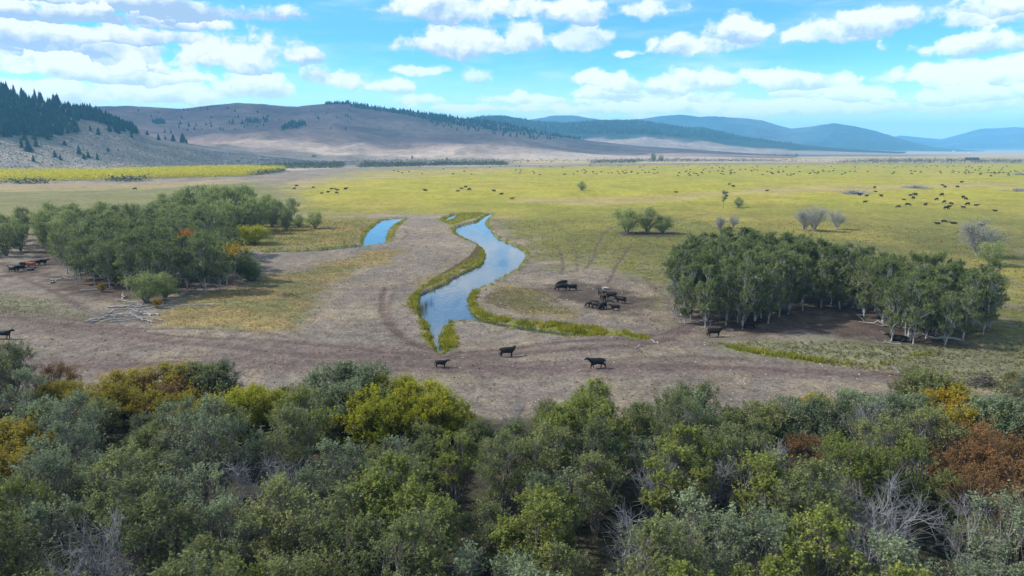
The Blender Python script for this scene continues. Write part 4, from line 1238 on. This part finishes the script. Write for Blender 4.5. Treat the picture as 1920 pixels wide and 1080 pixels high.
def cow_mesh(name, pose, mat, subdiv, seed=0):
    """one skinned body: barrel, neck, head, four jointed legs, ears and tail; faces +x, feet on z = 0"""
    r = random.Random(seed)
    V, E, R = [], [], []

    def v(p, rad, frm=None):
        V.append(p); R.append(rad if isinstance(rad, tuple) else (rad, rad))
        if frm is not None: E.append((frm, len(V) - 1))
        return len(V) - 1
    lie = pose == 'lying'
    dz = -.62 if lie else 0
    hip = v((-.72, 0, 1.06 + dz), (.34, .40))
    rump = v((-.98, 0, 1.12 + dz), (.22, .26), hip)
    mid = v((-.25, 0, .98 + dz), (.48, .54), hip)
    rib = v((.25, 0, .96 + dz), (.47, .54), mid)
    sh = v((.66, 0, 1.04 + dz), (.34, .44), rib)
    if pose == 'grazing':
        n1 = v((.98, 0, .88), .25, sh); n2 = v((1.22, 0, .55), .19, n1); hd = v((1.36, 0, .32), .165, n2); mz = v((1.50, 0, .10), .115, hd); hdir = (.3, -.4)
    elif pose == 'turned':
        n1 = v((.95, .10, 1.22), .25, sh); n2 = v((1.12, .28, 1.34), .19, n1); hd = v((1.16, .46, 1.32), .17, n2); mz = v((1.20, .74, 1.16), .115, hd)
    else:
        n1 = v((.96, 0, 1.20 + dz), .25, sh); n2 = v((1.18, 0, 1.36 + dz), .19, n1); hd = v((1.36, 0, 1.38 + dz), .165, n2); mz = v((1.64, 0, 1.20 + dz), .115, hd)
    for s in (-1, 1):
        hx, hy, hz = V[hd]
        v((hx - .10, hy + s * .24, hz + .06), .035, hd)
        if lie:
            a = v((.55, s * .30, .26), .11, sh); b_ = v((.85, s * .26, .10), .07, a); v((.55, s * .22, .06), .055, b_)
            a = v((-.70, s * .36, .28), .16, hip); b_ = v((-.25, s * .46, .12), .08, a); v((-.62, s * .48, .06), .055, b_)
        else:
            st = (.17 * s if pose == 'walking' else .05 * s)
            a = v((.60 + st * .3, s * .20, .68), .16, sh); b_ = v((.61 + st, s * .19, .42), .095, a); c = v((.60 + st * 1.3, s * .19, .14), .052, b_); v((.64 + st * 1.4, s * .19, .02), .06, c)
            a = v((-.70 - st * .3, s * .22, .74), .23, hip); b_ = v((-.86 - st, s * .21, .48), .095, a); c = v((-.80 - st * 1.3, s * .21, .15), .055, b_); v((-.76 - st * 1.4, s * .21, .02), .062, c)
    t1 = v((-1.10, 0, 1.02 + dz), .04, rump); t2 = v((-1.14, .02, .7 + dz * .8), .03, t1); v((-1.12, .03, .38 if not lie else .1), .05, t2)
    me = bpy.data.meshes.new(name + '_bones')
    me.from_pydata(V, E, [])
    o = bpy.data.objects.new(name + '_bones', me)
    COL.objects.link(o)
    md = o.modifiers.new('skin', 'SKIN'); md.use_smooth_shade = True; md.branch_smoothing = .4
    for i, d in enumerate(me.skin_vertices[0].data):
        d.radius = R[i]; d.use_root = i == 0
    if subdiv:
        sb = o.modifiers.new('sub', 'SUBSURF'); sb.levels = sb.render_levels = subdiv
    dg = C.evaluated_depsgraph_get(); dg.update()
    out = bpy.data.meshes.new_from_object(o.evaluated_get(dg))
    out.name = name
    out.materials.clear(); out.materials.append(M[mat])
    bpy.data.objects.remove(o)
    return out


POSES = ('standing', 'grazing', 'walking', 'turned', 'lying')
COW = {p: cow_mesh('cow_' + p, p, 'black', 1) for p in POSES}
REDC = {p: cow_mesh('red_cow_' + p, p, 'redcoat', 1) for p in ('standing', 'grazing')}
FARC = {p: cow_mesh('far_cow_' + p, p, 'black', 0) for p in ('standing', 'grazing', 'lying')}


def put_cow(px, py, heading, pose, label, s=1.0, group=None, lib=None, name='cow', foot=None):
    x, y = G(px, py)
    z = float(ground_z(np.array([x]), np.array([y]))[0]) if y < 400 else 0.0
    return link(name, (lib or COW)[pose], None, (x, y, z - .02), math.radians(heading), s, label, 'cow' if name == 'cow' else 'calf', group)


GC = 'cattle near the river'
NEAR = [  # foot pixel, heading (0 = right, 90 = away), pose, label, size, red
    (827, 688, 5, 'standing', 'black calf standing on the track just above the yellow-green shrub', .72, 0, 'calf'),
    (951, 668, 8, 'turned', 'black cow facing right on the track right of the narrow stream mouth', .98, 0, 'cow'),
    (1119, 690, 187, 'walking', 'black cow walking left along the track, right of the stream', 1.0, 0, 'cow'),
    (8, 635, 0, 'standing', 'black cow cut by the left frame edge above the thicket', 1.0, 0, 'cow'),
    (24, 511, 160, 'standing', 'leftmost black cow of the huddle at the left frame edge', 1.0, 0, 'cow'), (39, 509, 250, 'standing', 'black cow seen end on next to the leftmost cow of the huddle', 1.0, 0, 'cow'),
    (47, 502, 20, 'standing', 'black cow directly left of the red cow', 1.0, 0, 'cow'), (59, 503, 190, 'standing', 'red-brown cow in the huddle at the left frame edge', 1.0, 1, 'cow'),
    (69, 498, 0, 'standing', 'black cow directly right of the red cow', 1.0, 0, 'cow'), (80, 497, 10, 'standing', 'rightmost black cow of the huddle at the left frame edge', 1.0, 0, 'cow'), (58, 508, 0, 'lying', 'black calf lying below the red cow', .7, 0, 'calf'),
    (1054, 537, 200, 'grazing', 'rearmost black cow of the three close together left of the mud patch', 1.05, 0, 'cow'), (1053, 544, 195, 'grazing', 'foremost black cow of the three left of the mud patch, head down', 1.05, 0, 'cow'), (1073, 544, 190, 'standing', 'rightmost black cow of the three left of the mud patch', .92, 0, 'cow'),
    (1127, 555, 110, 'standing', 'black cow at the back of the mud patch seen from behind', .95, 0, 'cow'), (1131, 564, 280, 'standing', 'black cow in the middle of the mud patch facing the viewer', 1.0, 0, 'cow'),
    (1146, 560, 165, 'standing', 'black cow on the mud patch facing left, behind the white-faced one', .95, 0, 'cow'), (1164, 569, 150, 'turned', 'rightmost black cow on the mud patch', .95, 0, 'cow'),
    (1111, 577, 175, 'grazing', 'leftmost black cow at the front of the mud patch', .95, 0, 'cow'), (1119, 580, 330, 'grazing', 'black cow feeding right beside the leftmost one on the mud patch', .95, 0, 'cow'), (1130, 580, 225, 'grazing', 'black cow head down at the middle front of the mud patch', .95, 0, 'cow'),
    (1153, 583, 172, 'walking', 'small black calf walking left at the front of the mud patch', .78, 0, 'calf'),
    (1339, 631, 5, 'standing', 'black cow standing in front of the white trunks at the left of the right grove', 1.02, 0, 'cow'), (1406, 616, 340, 'standing', 'black cow in the shade among the trunks of the right grove', .92, 0, 'cow'), (1684, 640, 150, 'lying', 'black cow lying in the shade at the front of the right grove', 1.15, 0, 'cow'),
    (960, 375, 5, 'walking', 'red-brown cow walking alone on the meadow beyond the river', 1.1, 1, 'cow'), (253, 356, 175, 'grazing', 'black cow grazing alone in the field below the yellow willow belt', 1.2, 0, 'cow')]
for px, py, hd, pose, lab, s, red, nm in NEAR:
    lib = REDC if red else COW
    put_cow(px, py, hd, pose if pose in lib else 'standing', lab, s, GC, lib, nm)

MID = [(552, 355), (556, 350), (587, 352), (603, 363), (615, 362), (621, 356), (628, 355), (633, 357), (648, 356), (631, 363), (797, 359), (858, 359), (865, 354), (873, 352), (880, 357), (926, 360), (940, 366), (1268, 361),
       (1438, 358), (1367, 347), (1375, 351), (1596, 364), (1612, 367), (1625, 369), (1652, 369), (1622, 381), (1640, 353), (1642, 360), (1695, 375), (1707, 367), (1716, 367), (1712, 373), (1684, 390), (1702, 386), (1735, 386), (1766, 367),
       (1756, 376), (1770, 381), (1779, 388), (1783, 384), (1774, 393), (1806, 372), (1811, 375), (1814, 385), (1806, 391), (1830, 386), (1866, 396), (1758, 420), (1770, 418), (1788, 420), (1838, 427), (1767, 349), (1772, 352), (1795, 352), (1803, 343)]
cr = random.Random(77)
ML = sorted(MID)
for i, (px, py) in enumerate(ML):
    pose = cr.choice(['standing', 'grazing', 'grazing', 'standing', 'lying'])
    put_cow(px, py, cr.choice([0, 180]) + cr.uniform(-28, 28), pose, '%s from the left of the black cattle in the nearer loose herd on the meadow' % ordinal(i + 1), cr.uniform(.85, 1.12), 'nearer loose herd on the meadow', FARC if py < 375 else COW)
far = []
for k in range(4000):
    px = cr.uniform(690, 1920)
    c, w = (324, 2.6) if cr.random() < .62 else (313.5, 1.8)
    py = cr.gauss(c - (px < 1000) * 1, w)
    if not 309.5 < py < 341: continue
    dens = .25 if px < 960 else .95
    if vnoise(np.array([px / 26.]), np.array([py / 5.]), 91)[0] + cr.random() * .45 < .72 or cr.random() > dens: continue
    if any(abs(px - a) < 5 and abs(py - b_) < 1.1 for a, b_ in far): continue
    far.append((px, py))
    if len(far) >= 215: break
for px, py in far:
    put_cow(px, py, cr.choice([0, 180]) + cr.uniform(-40, 40), cr.choice(['standing', 'grazing', 'grazing', 'lying']), 'tiny black cow grazing in the distant herd along the far edge of the pasture', cr.uniform(.8, 1.02), 'distant herd along the far edge of the pasture', FARC)

# ------------------------------------------------------------------ dead wood, rubble, buildings
dr_ = np.random.default_rng(12)


def log(px, py, length, ang, r, label, name='fallen_log', lift=0.0, branches=3, group=None, droop=0):
    x, y = G(px, py); a = math.radians(ang)
    w = Acc(); e = np.array([math.cos(a), math.sin(a), 0])
    z0 = float(ground_z(np.array([x]), np.array([y]))[0])
    p0 = np.array([-e[0] * length / 2, -e[1] * length / 2, r * .7]); p1 = np.array([e[0] * length / 2, e[1] * length / 2, r * .7 + lift])
    P = curve(p0, p1, dr_, 9, .07)
    P[:, 2] = np.maximum(P[:, 2], r * .5)
    R = np.linspace(r, r * .35, 9) * dr_.uniform(.9, 1.1, 9); R[-1] *= .4
    w.tube(P, R, 7)
    w.V[-1] = np.concatenate([w.V[-1], P[:1]]); w.F[-1] = np.concatenate([w.F[-1], np.array([(j, (j + 1) % 7, w.n, w.n) for j in range(7)])]) if False else w.F[-1]; w.V[-1] = w.V[-1][:-1]
    root = link(name, w.mesh(name, [M['log_wood']], True), None, (x, y, z0), 0, None, label, 'log', group)
    for q in range(branches):
        k = dr_.integers(3, 8); d = e * dr_.uniform(.2, .9) + dr_.normal(size=3) * .6; d[2] = abs(d[2]) * .7 + .15
        L = dr_.uniform(.12, .3) * length; bw = Acc()
        bw.tube(curve(P[k], P[k] + d * L, dr_, 5, .25), np.linspace(r * .4, r * .1, 5), 5)
        link('branch', bw.mesh('log_branch', [M['log_wood']], True), root)
    return root


LOGS = [(245, 577, 7.5, 5, .20), (262, 588, 6.5, 150, .17), (235, 592, 6, 30, .15), (275, 590, 5, 165, .15), (255, 597, 5.5, 140, .13), (228, 583, 5, 60, .15), (285, 580, 5, 20, .14), (242, 570, 6.5, 160, .16), (215, 597, 7, 25, .16), (200, 602, 6, 20, .14), (225, 604, 5.5, 8, .12), (270, 602, 4.5, 150, .11), (232, 560, 4.5, 120, .12), (288, 600, 4, 155, .1)]
for i, (px, py, L, a, r) in enumerate(sorted(LOGS)):
    log(px, py, L, a, r, '%s from the left of the grey dead logs heaped before the left grove' % ordinal(i + 1), lift=dr_.uniform(0, .8), group='dead logs heaped before the left grove')
for px, py, L, a, r, lab in [(352, 573, 10, 0, .15, 'long thin pale log lying right of the heap'), (320, 562, 4, 30, .12, 'short grey log between log heap and left grove'), (130, 525, 7, 8, .18, 'dark grey log left of the white trunks of the left grove'), (170, 518, 6, 165, .16, 'grey log leaning at the back of the white trunks'),
                              (185, 545, 6, 30, .13, 'thin log on the mud before the left grove'), (105, 530, 2.2, 85, .2, 'short pale stump left of the left grove'), (1305, 606, 6, 10, .14, 'pale log under the left end of the right grove'), (1350, 616, 4, 160, .1, 'thin pale branch at the left front of the right grove'),
                              (1655, 612, 7, 150, .17, 'grey log with branches in the middle of the right grove front'), (1735, 636, 9, 165, .16, 'long pale log under the right end of the right grove'), (1770, 632, 5, 35, .14, 'tilted pale log at the right end of the right grove'), (1705, 632, 7, 60, .16, 'leaning pale trunk at the right front of the right grove'), (1660, 644, 4, 170, .09, 'thin pale branch on grass before the right grove'),
                              (1195, 652, 1.6, 60, .09, 'small crooked stick on the track right of the stream'), (1226, 641, 1.8, 120, .1, 'small forked stick at the tip of the inlet')]:
    log(px, py, L, a, r, lab, lift=2.4 if 'leaning' in lab else .25)


def brush_pile(px, py, w, h, label, n, mat='bark_dead'):
    x, y = G(px, py); A = Acc()
    for q in range(n):
        a = dr_.uniform(0, 2 * PI); c = np.array([dr_.normal() * w * .24, dr_.normal() * w * .16, dr_.uniform(.1, .75) * h * .8])
        c[2] *= max(.2, 1 - abs(c[0]) / (w * .55))
        d = np.array([math.cos(a), math.sin(a) * .6, dr_.uniform(-.1, .5)]) * dr_.uniform(.12, .28) * w
        A.tube(curve(c - d, c + d, dr_, 4, .2), np.array([.16, .14, .1, .05]) * w / 12, 4)
    V = np.concatenate(A.V); V[:, 2] = np.maximum(V[:, 2], .02)
    link('brush_pile', mesh_np('brush_pile', V, np.concatenate(A.F), [M[mat]], None, True), None, (x, y, 0), 0, None, label, 'brush pile')


brush_pile(1604, 364, 15, 3.2, 'grey heap of dead branches among the nearer cattle, left of the second heap', 90)
brush_pile(1718, 353, 15, 3.0, 'pale grey brush heap in the middle of the right meadow', 110)
brush_pile(1912, 359, 12, 2.6, 'grey brush heap cut by the right frame edge', 70)
brush_pile(1914, 328, 14, 3.4, 'distant grey brush heap at the right frame edge', 70)
brush_pile(1841, 722, 3.6, 2.4, 'dark root stump with pale twigs beside the right end of the thicket', 70, 'bark_brown')
brush_pile(1848, 724, 2.2, 2.4, 'small tangle of pale twigs on the dark root stump', 40)
# white mineral tub and bone-white scraps on the mud
b_ = Acc()
for k, (r, z) in enumerate(((.34, 0), (.42, .38), (.44, .40), (.48, .54), (.33, .12))):
    pass
prof = [(.34, 0), (.42, .36), (.45, .40), (.38, .40), (.33, .1), (.02, .1)]
P3 = [(r * math.cos(j * PI / 8), r * math.sin(j * PI / 8), z) for r, z in prof for j in range(16)]
F3 = [(i * 16 + j, i * 16 + (j + 1) % 16, i * 16 + 16 + (j + 1) % 16, i * 16 + 16 + j) for i in range(5) for j in range(16)]
m_, bb, oo = new_mat('tub'); princ(bb, oo, (.5, .47, .42, 1), .6, .3); M['tub'] = m_
tubm = mesh_np('mineral_tub', P3, F3, [m_], None, True)
for px, lab in ((1133, 'pale mineral tub at the back of the mud patch, left of two'), (1138, 'pale mineral tub at the back of the mud patch, right of two')):
    x, y = G(px, 542); link('mineral_tub', tubm, None, (x, y, float(ground_z(np.array([x]), np.array([y]))[0])), 0, (1.1 if px < 1136 else .8), lab, 'tub')

# pebbles and clods: stuff
nr = np.random.default_rng(8)


def stones(name, n, lo, hi, mat, region, label):
    P = scatter_np(region, n, nr)
    z = ground_z(P[:, 0], P[:, 1])
    base = np.array([(1, 0, 0), (0, 1, 0), (-1, 0, 0), (0, -1, 0), (0, 0, .8), (0, 0, -.4)])
    f = np.array([(0, 1, 4), (1, 2, 4), (2, 3, 4), (3, 0, 4), (1, 0, 5), (2, 1, 5), (3, 2, 5), (0, 3, 5)])
    s = nr.uniform(lo, hi, n)[:, None, None]
    V = base[None] * s * nr.uniform(.6, 1.4, (n, 6, 3))
    a = nr.uniform(0, 6, n); c, q = np.cos(a), np.sin(a)
    X = V[:, :, 0] * c[:, None] - V[:, :, 1] * q[:, None]; Y = V[:, :, 0] * q[:, None] + V[:, :, 1] * c[:, None]
    V = np.stack([X + P[:, :1], Y + P[:, 1:], V[:, :, 2] + z[:, None]], -1).reshape(-1, 3)
    F = (f[None] + (np.arange(n) * 6)[:, None, None]).reshape(-1, 3)
    link(name, mesh_np(name, V, F, [mat]), kind='stuff', label=label)


def scatter_np(poly, n, rng):
    P = np.array(poly); out = np.zeros((0, 2))
    while len(out) < n:
        X = rng.uniform(P.min(0), P.max(0), (n * 2, 2))
        X = X[inside(X[:, 0], X[:, 1], P)]
        wet = np.minimum(sdist(X[:, 0], X[:, 1], RIV_S, 20.), sdist(X[:, 0], X[:, 1], POND_S, 20.))
        out = np.concatenate([out, X[wet > .8]])
    return out[:n]


BARE = gp([(-150, 700), (-150, 560), (300, 560), (560, 500), (760, 420), (900, 430), (1000, 480), (1240, 540), (1330, 620), (1700, 690), (1800, 740), (1200, 795), (700, 770), (300, 745)])
m_, bb, oo = new_mat('pale_stone'); princ(bb, oo, (.42, .39, .36, 1), .9, .1); M['stone'] = m_
m_, bb, oo = new_mat('clod'); princ(bb, oo, (.075, .058, .048, 1), .95, .05); M['clod'] = m_
stones('pebbles', 1500, .04, .14, M['stone'], BARE, 'small pale stones strewn over the bare ground')
stones('dung_clods', 1100, .05, .17, M['clod'], BARE, 'dark clods and dung strewn over the bare ground')


# grass: blades as real geometry, stuff
def grass(name, P, h, tint, mat, label, blades=5, w=.05, lean=.5, col=None):
    n = len(P); z = ground_z(P[:, 0], P[:, 1])
    B = np.c_[P, z][:, None] + np.concatenate([nr.normal(size=(n, blades, 2)) * (h * .38)[:, None, None], np.zeros((n, blades, 1))], 2)
    a = nr.uniform(0, 2 * PI, (n, blades)); hh = h[:, None] * nr.uniform(.6, 1.25, (n, blades))
    side = np.stack([np.cos(a), np.sin(a), np.zeros_like(a)], -1) * (w * hh / .3)[..., None].clip(.012, .16)
    tip = B + np.stack([nr.normal(size=(n, blades)) * lean * hh, nr.normal(size=(n, blades)) * lean * hh, hh], -1)
    B = B - np.array([0, 0, .04])
    V = np.stack([B - side, B + side, tip], 2).reshape(-1, 3)
    F = np.arange(len(V)).reshape(-1, 3)
    t = np.repeat(np.clip(np.repeat(tint[:, None], blades, 1).ravel() + nr.normal(size=n * blades) * .12, 0, 1), 3)
    link(name, mesh_np(name, V, F, [mat], t), kind='stuff', label=label)


def bank_points():
    out = []
    for z in BANKS:
        A = np.array(z); area = .5 * abs(np.dot(A[:, 0], np.roll(A[:, 1], 1)) - np.dot(A[:, 1], np.roll(A[:, 0], 1)))
        d = A[:, 1].mean()
        n = int(min(4200, area * (9 if d < 130 else 4 if d < 200 else 2)))
        out.append(scatter_bank(z, n))
    for P in (RIV_S, POND_S, POOL, DITCH):
        A = np.array(P + P[:1])
        L = np.linalg.norm(np.diff(A, axis=0), axis=1); cum = np.r_[0, np.cumsum(L)]
        n = int(cum[-1] * 6); s = nr.uniform(0, cum[-1], n)
        X = np.c_[np.interp(s, cum, A[:, 0]), np.interp(s, cum, A[:, 1])] + nr.normal(size=(n, 2)) * .7
        sd_ = np.minimum.reduce([sdist(X[:, 0], X[:, 1], Q, 20.) for Q in (RIV_S, POND_S, POOL)])
        keep = (sd_ > .05) & (fbm(X[:, 0] / 9, X[:, 1] / 9, 1) + .12 * (X[:, 1] > 180) > .36)
        out.append(X[keep])
    return np.concatenate(out)


def scatter_bank(poly, n):
    P = np.array(poly); out = np.zeros((0, 2))
    for _ in range(30):
        X = nr.uniform(P.min(0), P.max(0), (n * 3, 2)); X = X[inside(X[:, 0], X[:, 1], P)]
        wet = np.minimum(sdist(X[:, 0], X[:, 1], RIV_S, 20.), sdist(X[:, 0], X[:, 1], POND_S, 20.))
        rag = sdist(X[:, 0], X[:, 1], poly, 20.) + (fbm(X[:, 0] / 1.4, X[:, 1] / 1.4, 44, 2) - .35) * 2.2
        out = np.concatenate([out, X[(wet > -.1) & (rag < 0)]])
        if len(out) > n: break
    return out[:n]


BP = bank_points()
BP = BP[fbm(BP[:, 0] / 1.6, BP[:, 1] / 1.6, 33, 2) > .36]
grass('bank_grass', BP, nr.uniform(.28, .62, len(BP)), np.clip(fbm(BP[:, 0] / 2, BP[:, 1] / 2, 5) * 1.3 - .15, 0, 1), M['ditchgrass'], 'tall yellow-green sedge along the stream banks', 6, .04, .35)
M['meadow'] = leaf_mat('blade_meadow', (.09, .095, .03), (.155, .15, .042), (.25, .21, .075), .3, 0)
M['drygrass'] = leaf_mat('blade_dry', (.14, .115, .07), (.22, .175, .10), (.31, .24, .13), .3, 0)


def pick(polys, n, seed):
    out = []
    for z in polys: out.append(scatter_np(z, n, np.random.default_rng(seed)))
    P = np.concatenate(out)
    return P[(P[:, 1] < 260) & (P[:, 1] > 60)]


MP = np.concatenate([pick([gp([(560, 400), (800, 395), (1300, 400), (1920, 440), (1920, 640), (1800, 610), (1500, 530), (1230, 560), (1200, 510), (1010, 480), (940, 420), (620, 405)])], 15000, 5), pick([Z_GREEN[2], Z_GREY_GREEN[0]], 5000, 6)])
grass('meadow_grass', MP, nr.uniform(.12, .30, len(MP)), np.clip(fbm(MP[:, 0] / 3, MP[:, 1] / 3, 15) * 1.4 - .2, 0, 1), M['meadow'], 'grass tufts of the green meadow', 4, .09)
DP = np.concatenate([pick([BARE], 13000, 7), pick(Z_GOLD[:4], 3200, 8), pick([Z_GREY_GREEN[1]], 2500, 9)])
grass('dry_grass', DP, nr.uniform(.06, .20, len(DP)), np.clip(fbm(DP[:, 0] / 3, DP[:, 1] / 3, 16) * 1.4 - .2, 0, 1), M['drygrass'], 'short dry grass tufts on the bare ground', 4, .09)
RP = []
for px, py in [(792, 570), (796, 573), (789, 578), (786, 582), (800, 566)]:
    x, y = G(px, py); RP += [(x + nr.normal() * .35, y + nr.normal() * .5) for _ in range(16)]
RP = np.array(RP)
zz_ = M['reed'] = leaf_mat('blade_reed', (.09, .075, .03), (.13, .11, .04), (.17, .14, .05), .2, 0)
grass('reeds', RP, nr.uniform(1.2, 2.1, len(RP)), np.full(len(RP), .5), M['reed'], 'brown reeds standing in the water by the left bank', 3, .008, .12)

# far buildings
def wall_mat(n, c):
    m, b, out = new_mat(n); princ(b, out, (*c, 1), .8, .2); return m


MB_ = [wall_mat('wall_white', (.72, .70, .68)), wall_mat('wall_red', (.35, .14, .10)), wall_mat('wall_dark', (.03, .03, .03))]
MR = wall_mat('roof_grey', (.38, .38, .40)); MR2 = wall_mat('roof_dark', (.05, .05, .055))


def house(px, py, w, d, h, wall, roof, label, name='farm_building', cat='building', group=None):
    x, y = G(px, py)
    r = link(name, None, None, (x, y, 0), RNG.uniform(-.2, .2), None, label, cat, group)
    V = [(-w / 2, -d / 2, 0), (w / 2, -d / 2, 0), (w / 2, d / 2, 0), (-w / 2, d / 2, 0), (-w / 2, -d / 2, h), (w / 2, -d / 2, h), (w / 2, d / 2, h), (-w / 2, d / 2, h)]
    link('wall', mesh_np('house_wall', V, [(0, 1, 5, 4), (1, 2, 6, 5), (2, 3, 7, 6), (3, 0, 4, 7)], [wall]), r)
    e = .6; k = h * .55
    V = [(-w / 2 - e, -d / 2 - e, h - .1), (w / 2 + e, -d / 2 - e, h - .1), (w / 2 + e, 0, h + k), (-w / 2 - e, 0, h + k), (-w / 2 - e, d / 2 + e, h - .1), (w / 2 + e, d / 2 + e, h - .1)]
    link('roof', mesh_np('house_roof', V, [(0, 1, 2, 3), (3, 2, 5, 4), (0, 3, 4, 4)][:2], [roof]), r)
    return r


house(1822, 300.5, 26, 9, 4.2, MB_[2], MR2, 'long dark shed on the flats far to the right', 'shed', 'shed')
HS = [(1572, 281.5, 16, 1), (1584, 280.8, 14, 0), (1593, 281, 18, 0), (1603, 280.6, 20, 0), (1612, 280.9, 14, 1), (1620, 280.4, 22, 0), (1630, 280.8, 16, 0), (1640, 281.2, 18, 0), (1652, 281, 14, 0), (1728, 282.5, 16, 0), (1788, 284, 16, 0), (1818, 286, 14, 0)]
for i, (px, py, w, c) in enumerate(HS):
    house(px, py, w, w * .6, w * .3, MB_[c], MR, '%s from the left of the tiny pale houses below the blue mountain' % ordinal(i + 1), 'house', 'house', 'tiny houses below the blue mountain')

# ------------------------------------------------------------------ clouds overhead, out of the frame, whose shade lies on the scene
m_, bb, oo = new_mat('cloud')
pv = bb.n('ShaderNodeVolumePrincipled'); pv.inputs['Color'].default_value = (1, 1, 1, 1); pv.inputs['Density'].default_value = CLOUD_DENSITY if 'CLOUD_DENSITY' in globals() else .0010
bb.t.links.new(pv.outputs[0], oo.inputs['Volume'])


m2_ = m_.copy(); m2_.name = 'cloud_thick'
m2_.node_tree.nodes['Principled Volume'].inputs['Density'].default_value = .0045


def cloud(tx, ty, rx, ry, rz, seed, base=1250.):
    k = (base + rz * .4) / SUNV.z
    c = np.array([tx + SUNV.x * k, ty + SUNV.y * k, base + rz * .4])
    nu, nv = 96, 40
    u = np.linspace(0, 2 * PI, nu, endpoint=False); v = np.linspace(-PI / 2, PI / 2, nv)
    U, V_ = np.meshgrid(u, v)
    d = np.stack([np.cos(V_) * np.cos(U), np.cos(V_) * np.sin(U), np.sin(V_)], -1).reshape(-1, 3)
    n = fbm(d[:, 0] * 2.2 + 5 + d[:, 2], d[:, 1] * 2.2 + 7 - d[:, 2] * .7, seed, 5)
    s = .62 + .76 * n
    P = d * s[:, None] * np.array([rx, ry, rz]); P[:, 2] = np.where(P[:, 2] < 0, P[:, 2] * .35, P[:, 2])
    i = np.arange(nv - 1)[:, None] * nu; j = np.arange(nu)[None]; jn = (j + 1) % nu
    F = np.stack([i + j, i + jn, i + nu + jn, i + nu + j], -1).reshape(-1, 4)
    link('cloud', mesh_np('cloud', P, F, [m_ if rx < 400 else m2_], None, True), None, tuple(c), 0, None, None, None, None, 'structure')


cloud(-30, 100, 330, 125, 110, 3)
cloud(-880, 1330, 900, 430, 170, 8)
cloud(-300, 2560, 1800, 640, 220, 12)

# ------------------------------------------------------------------ air
mh, bb, oo = new_mat('haze')
pv = bb.n('ShaderNodeVolumePrincipled')
pv.inputs['Color'].default_value = (.20, .60, 1.0, 1)
pv.inputs['Density'].default_value = 1.2e-4
pv.inputs['Anisotropy'].default_value = 0.0
bb.t.links.new(pv.outputs[0], oo.inputs['Volume'])
x0, x1, y0, y1, z0, z1 = -32000, 32000, -200, 14600, -3.0, 520.0
V = [(x0, y0, z0), (x1, y0, z0), (x1, y1, z0), (x0, y1, z0), (x0, y0, z1), (x1, y0, z1), (x1, y1, z1), (x0, y1, z1)]
link('haze', mesh_np('haze', V, [(3, 2, 1, 0), (4, 5, 6, 7), (0, 1, 5, 4), (1, 2, 6, 5), (2, 3, 7, 6), (3, 0, 4, 7)], [mh]), kind='stuff', label='thin blue air over the whole valley')
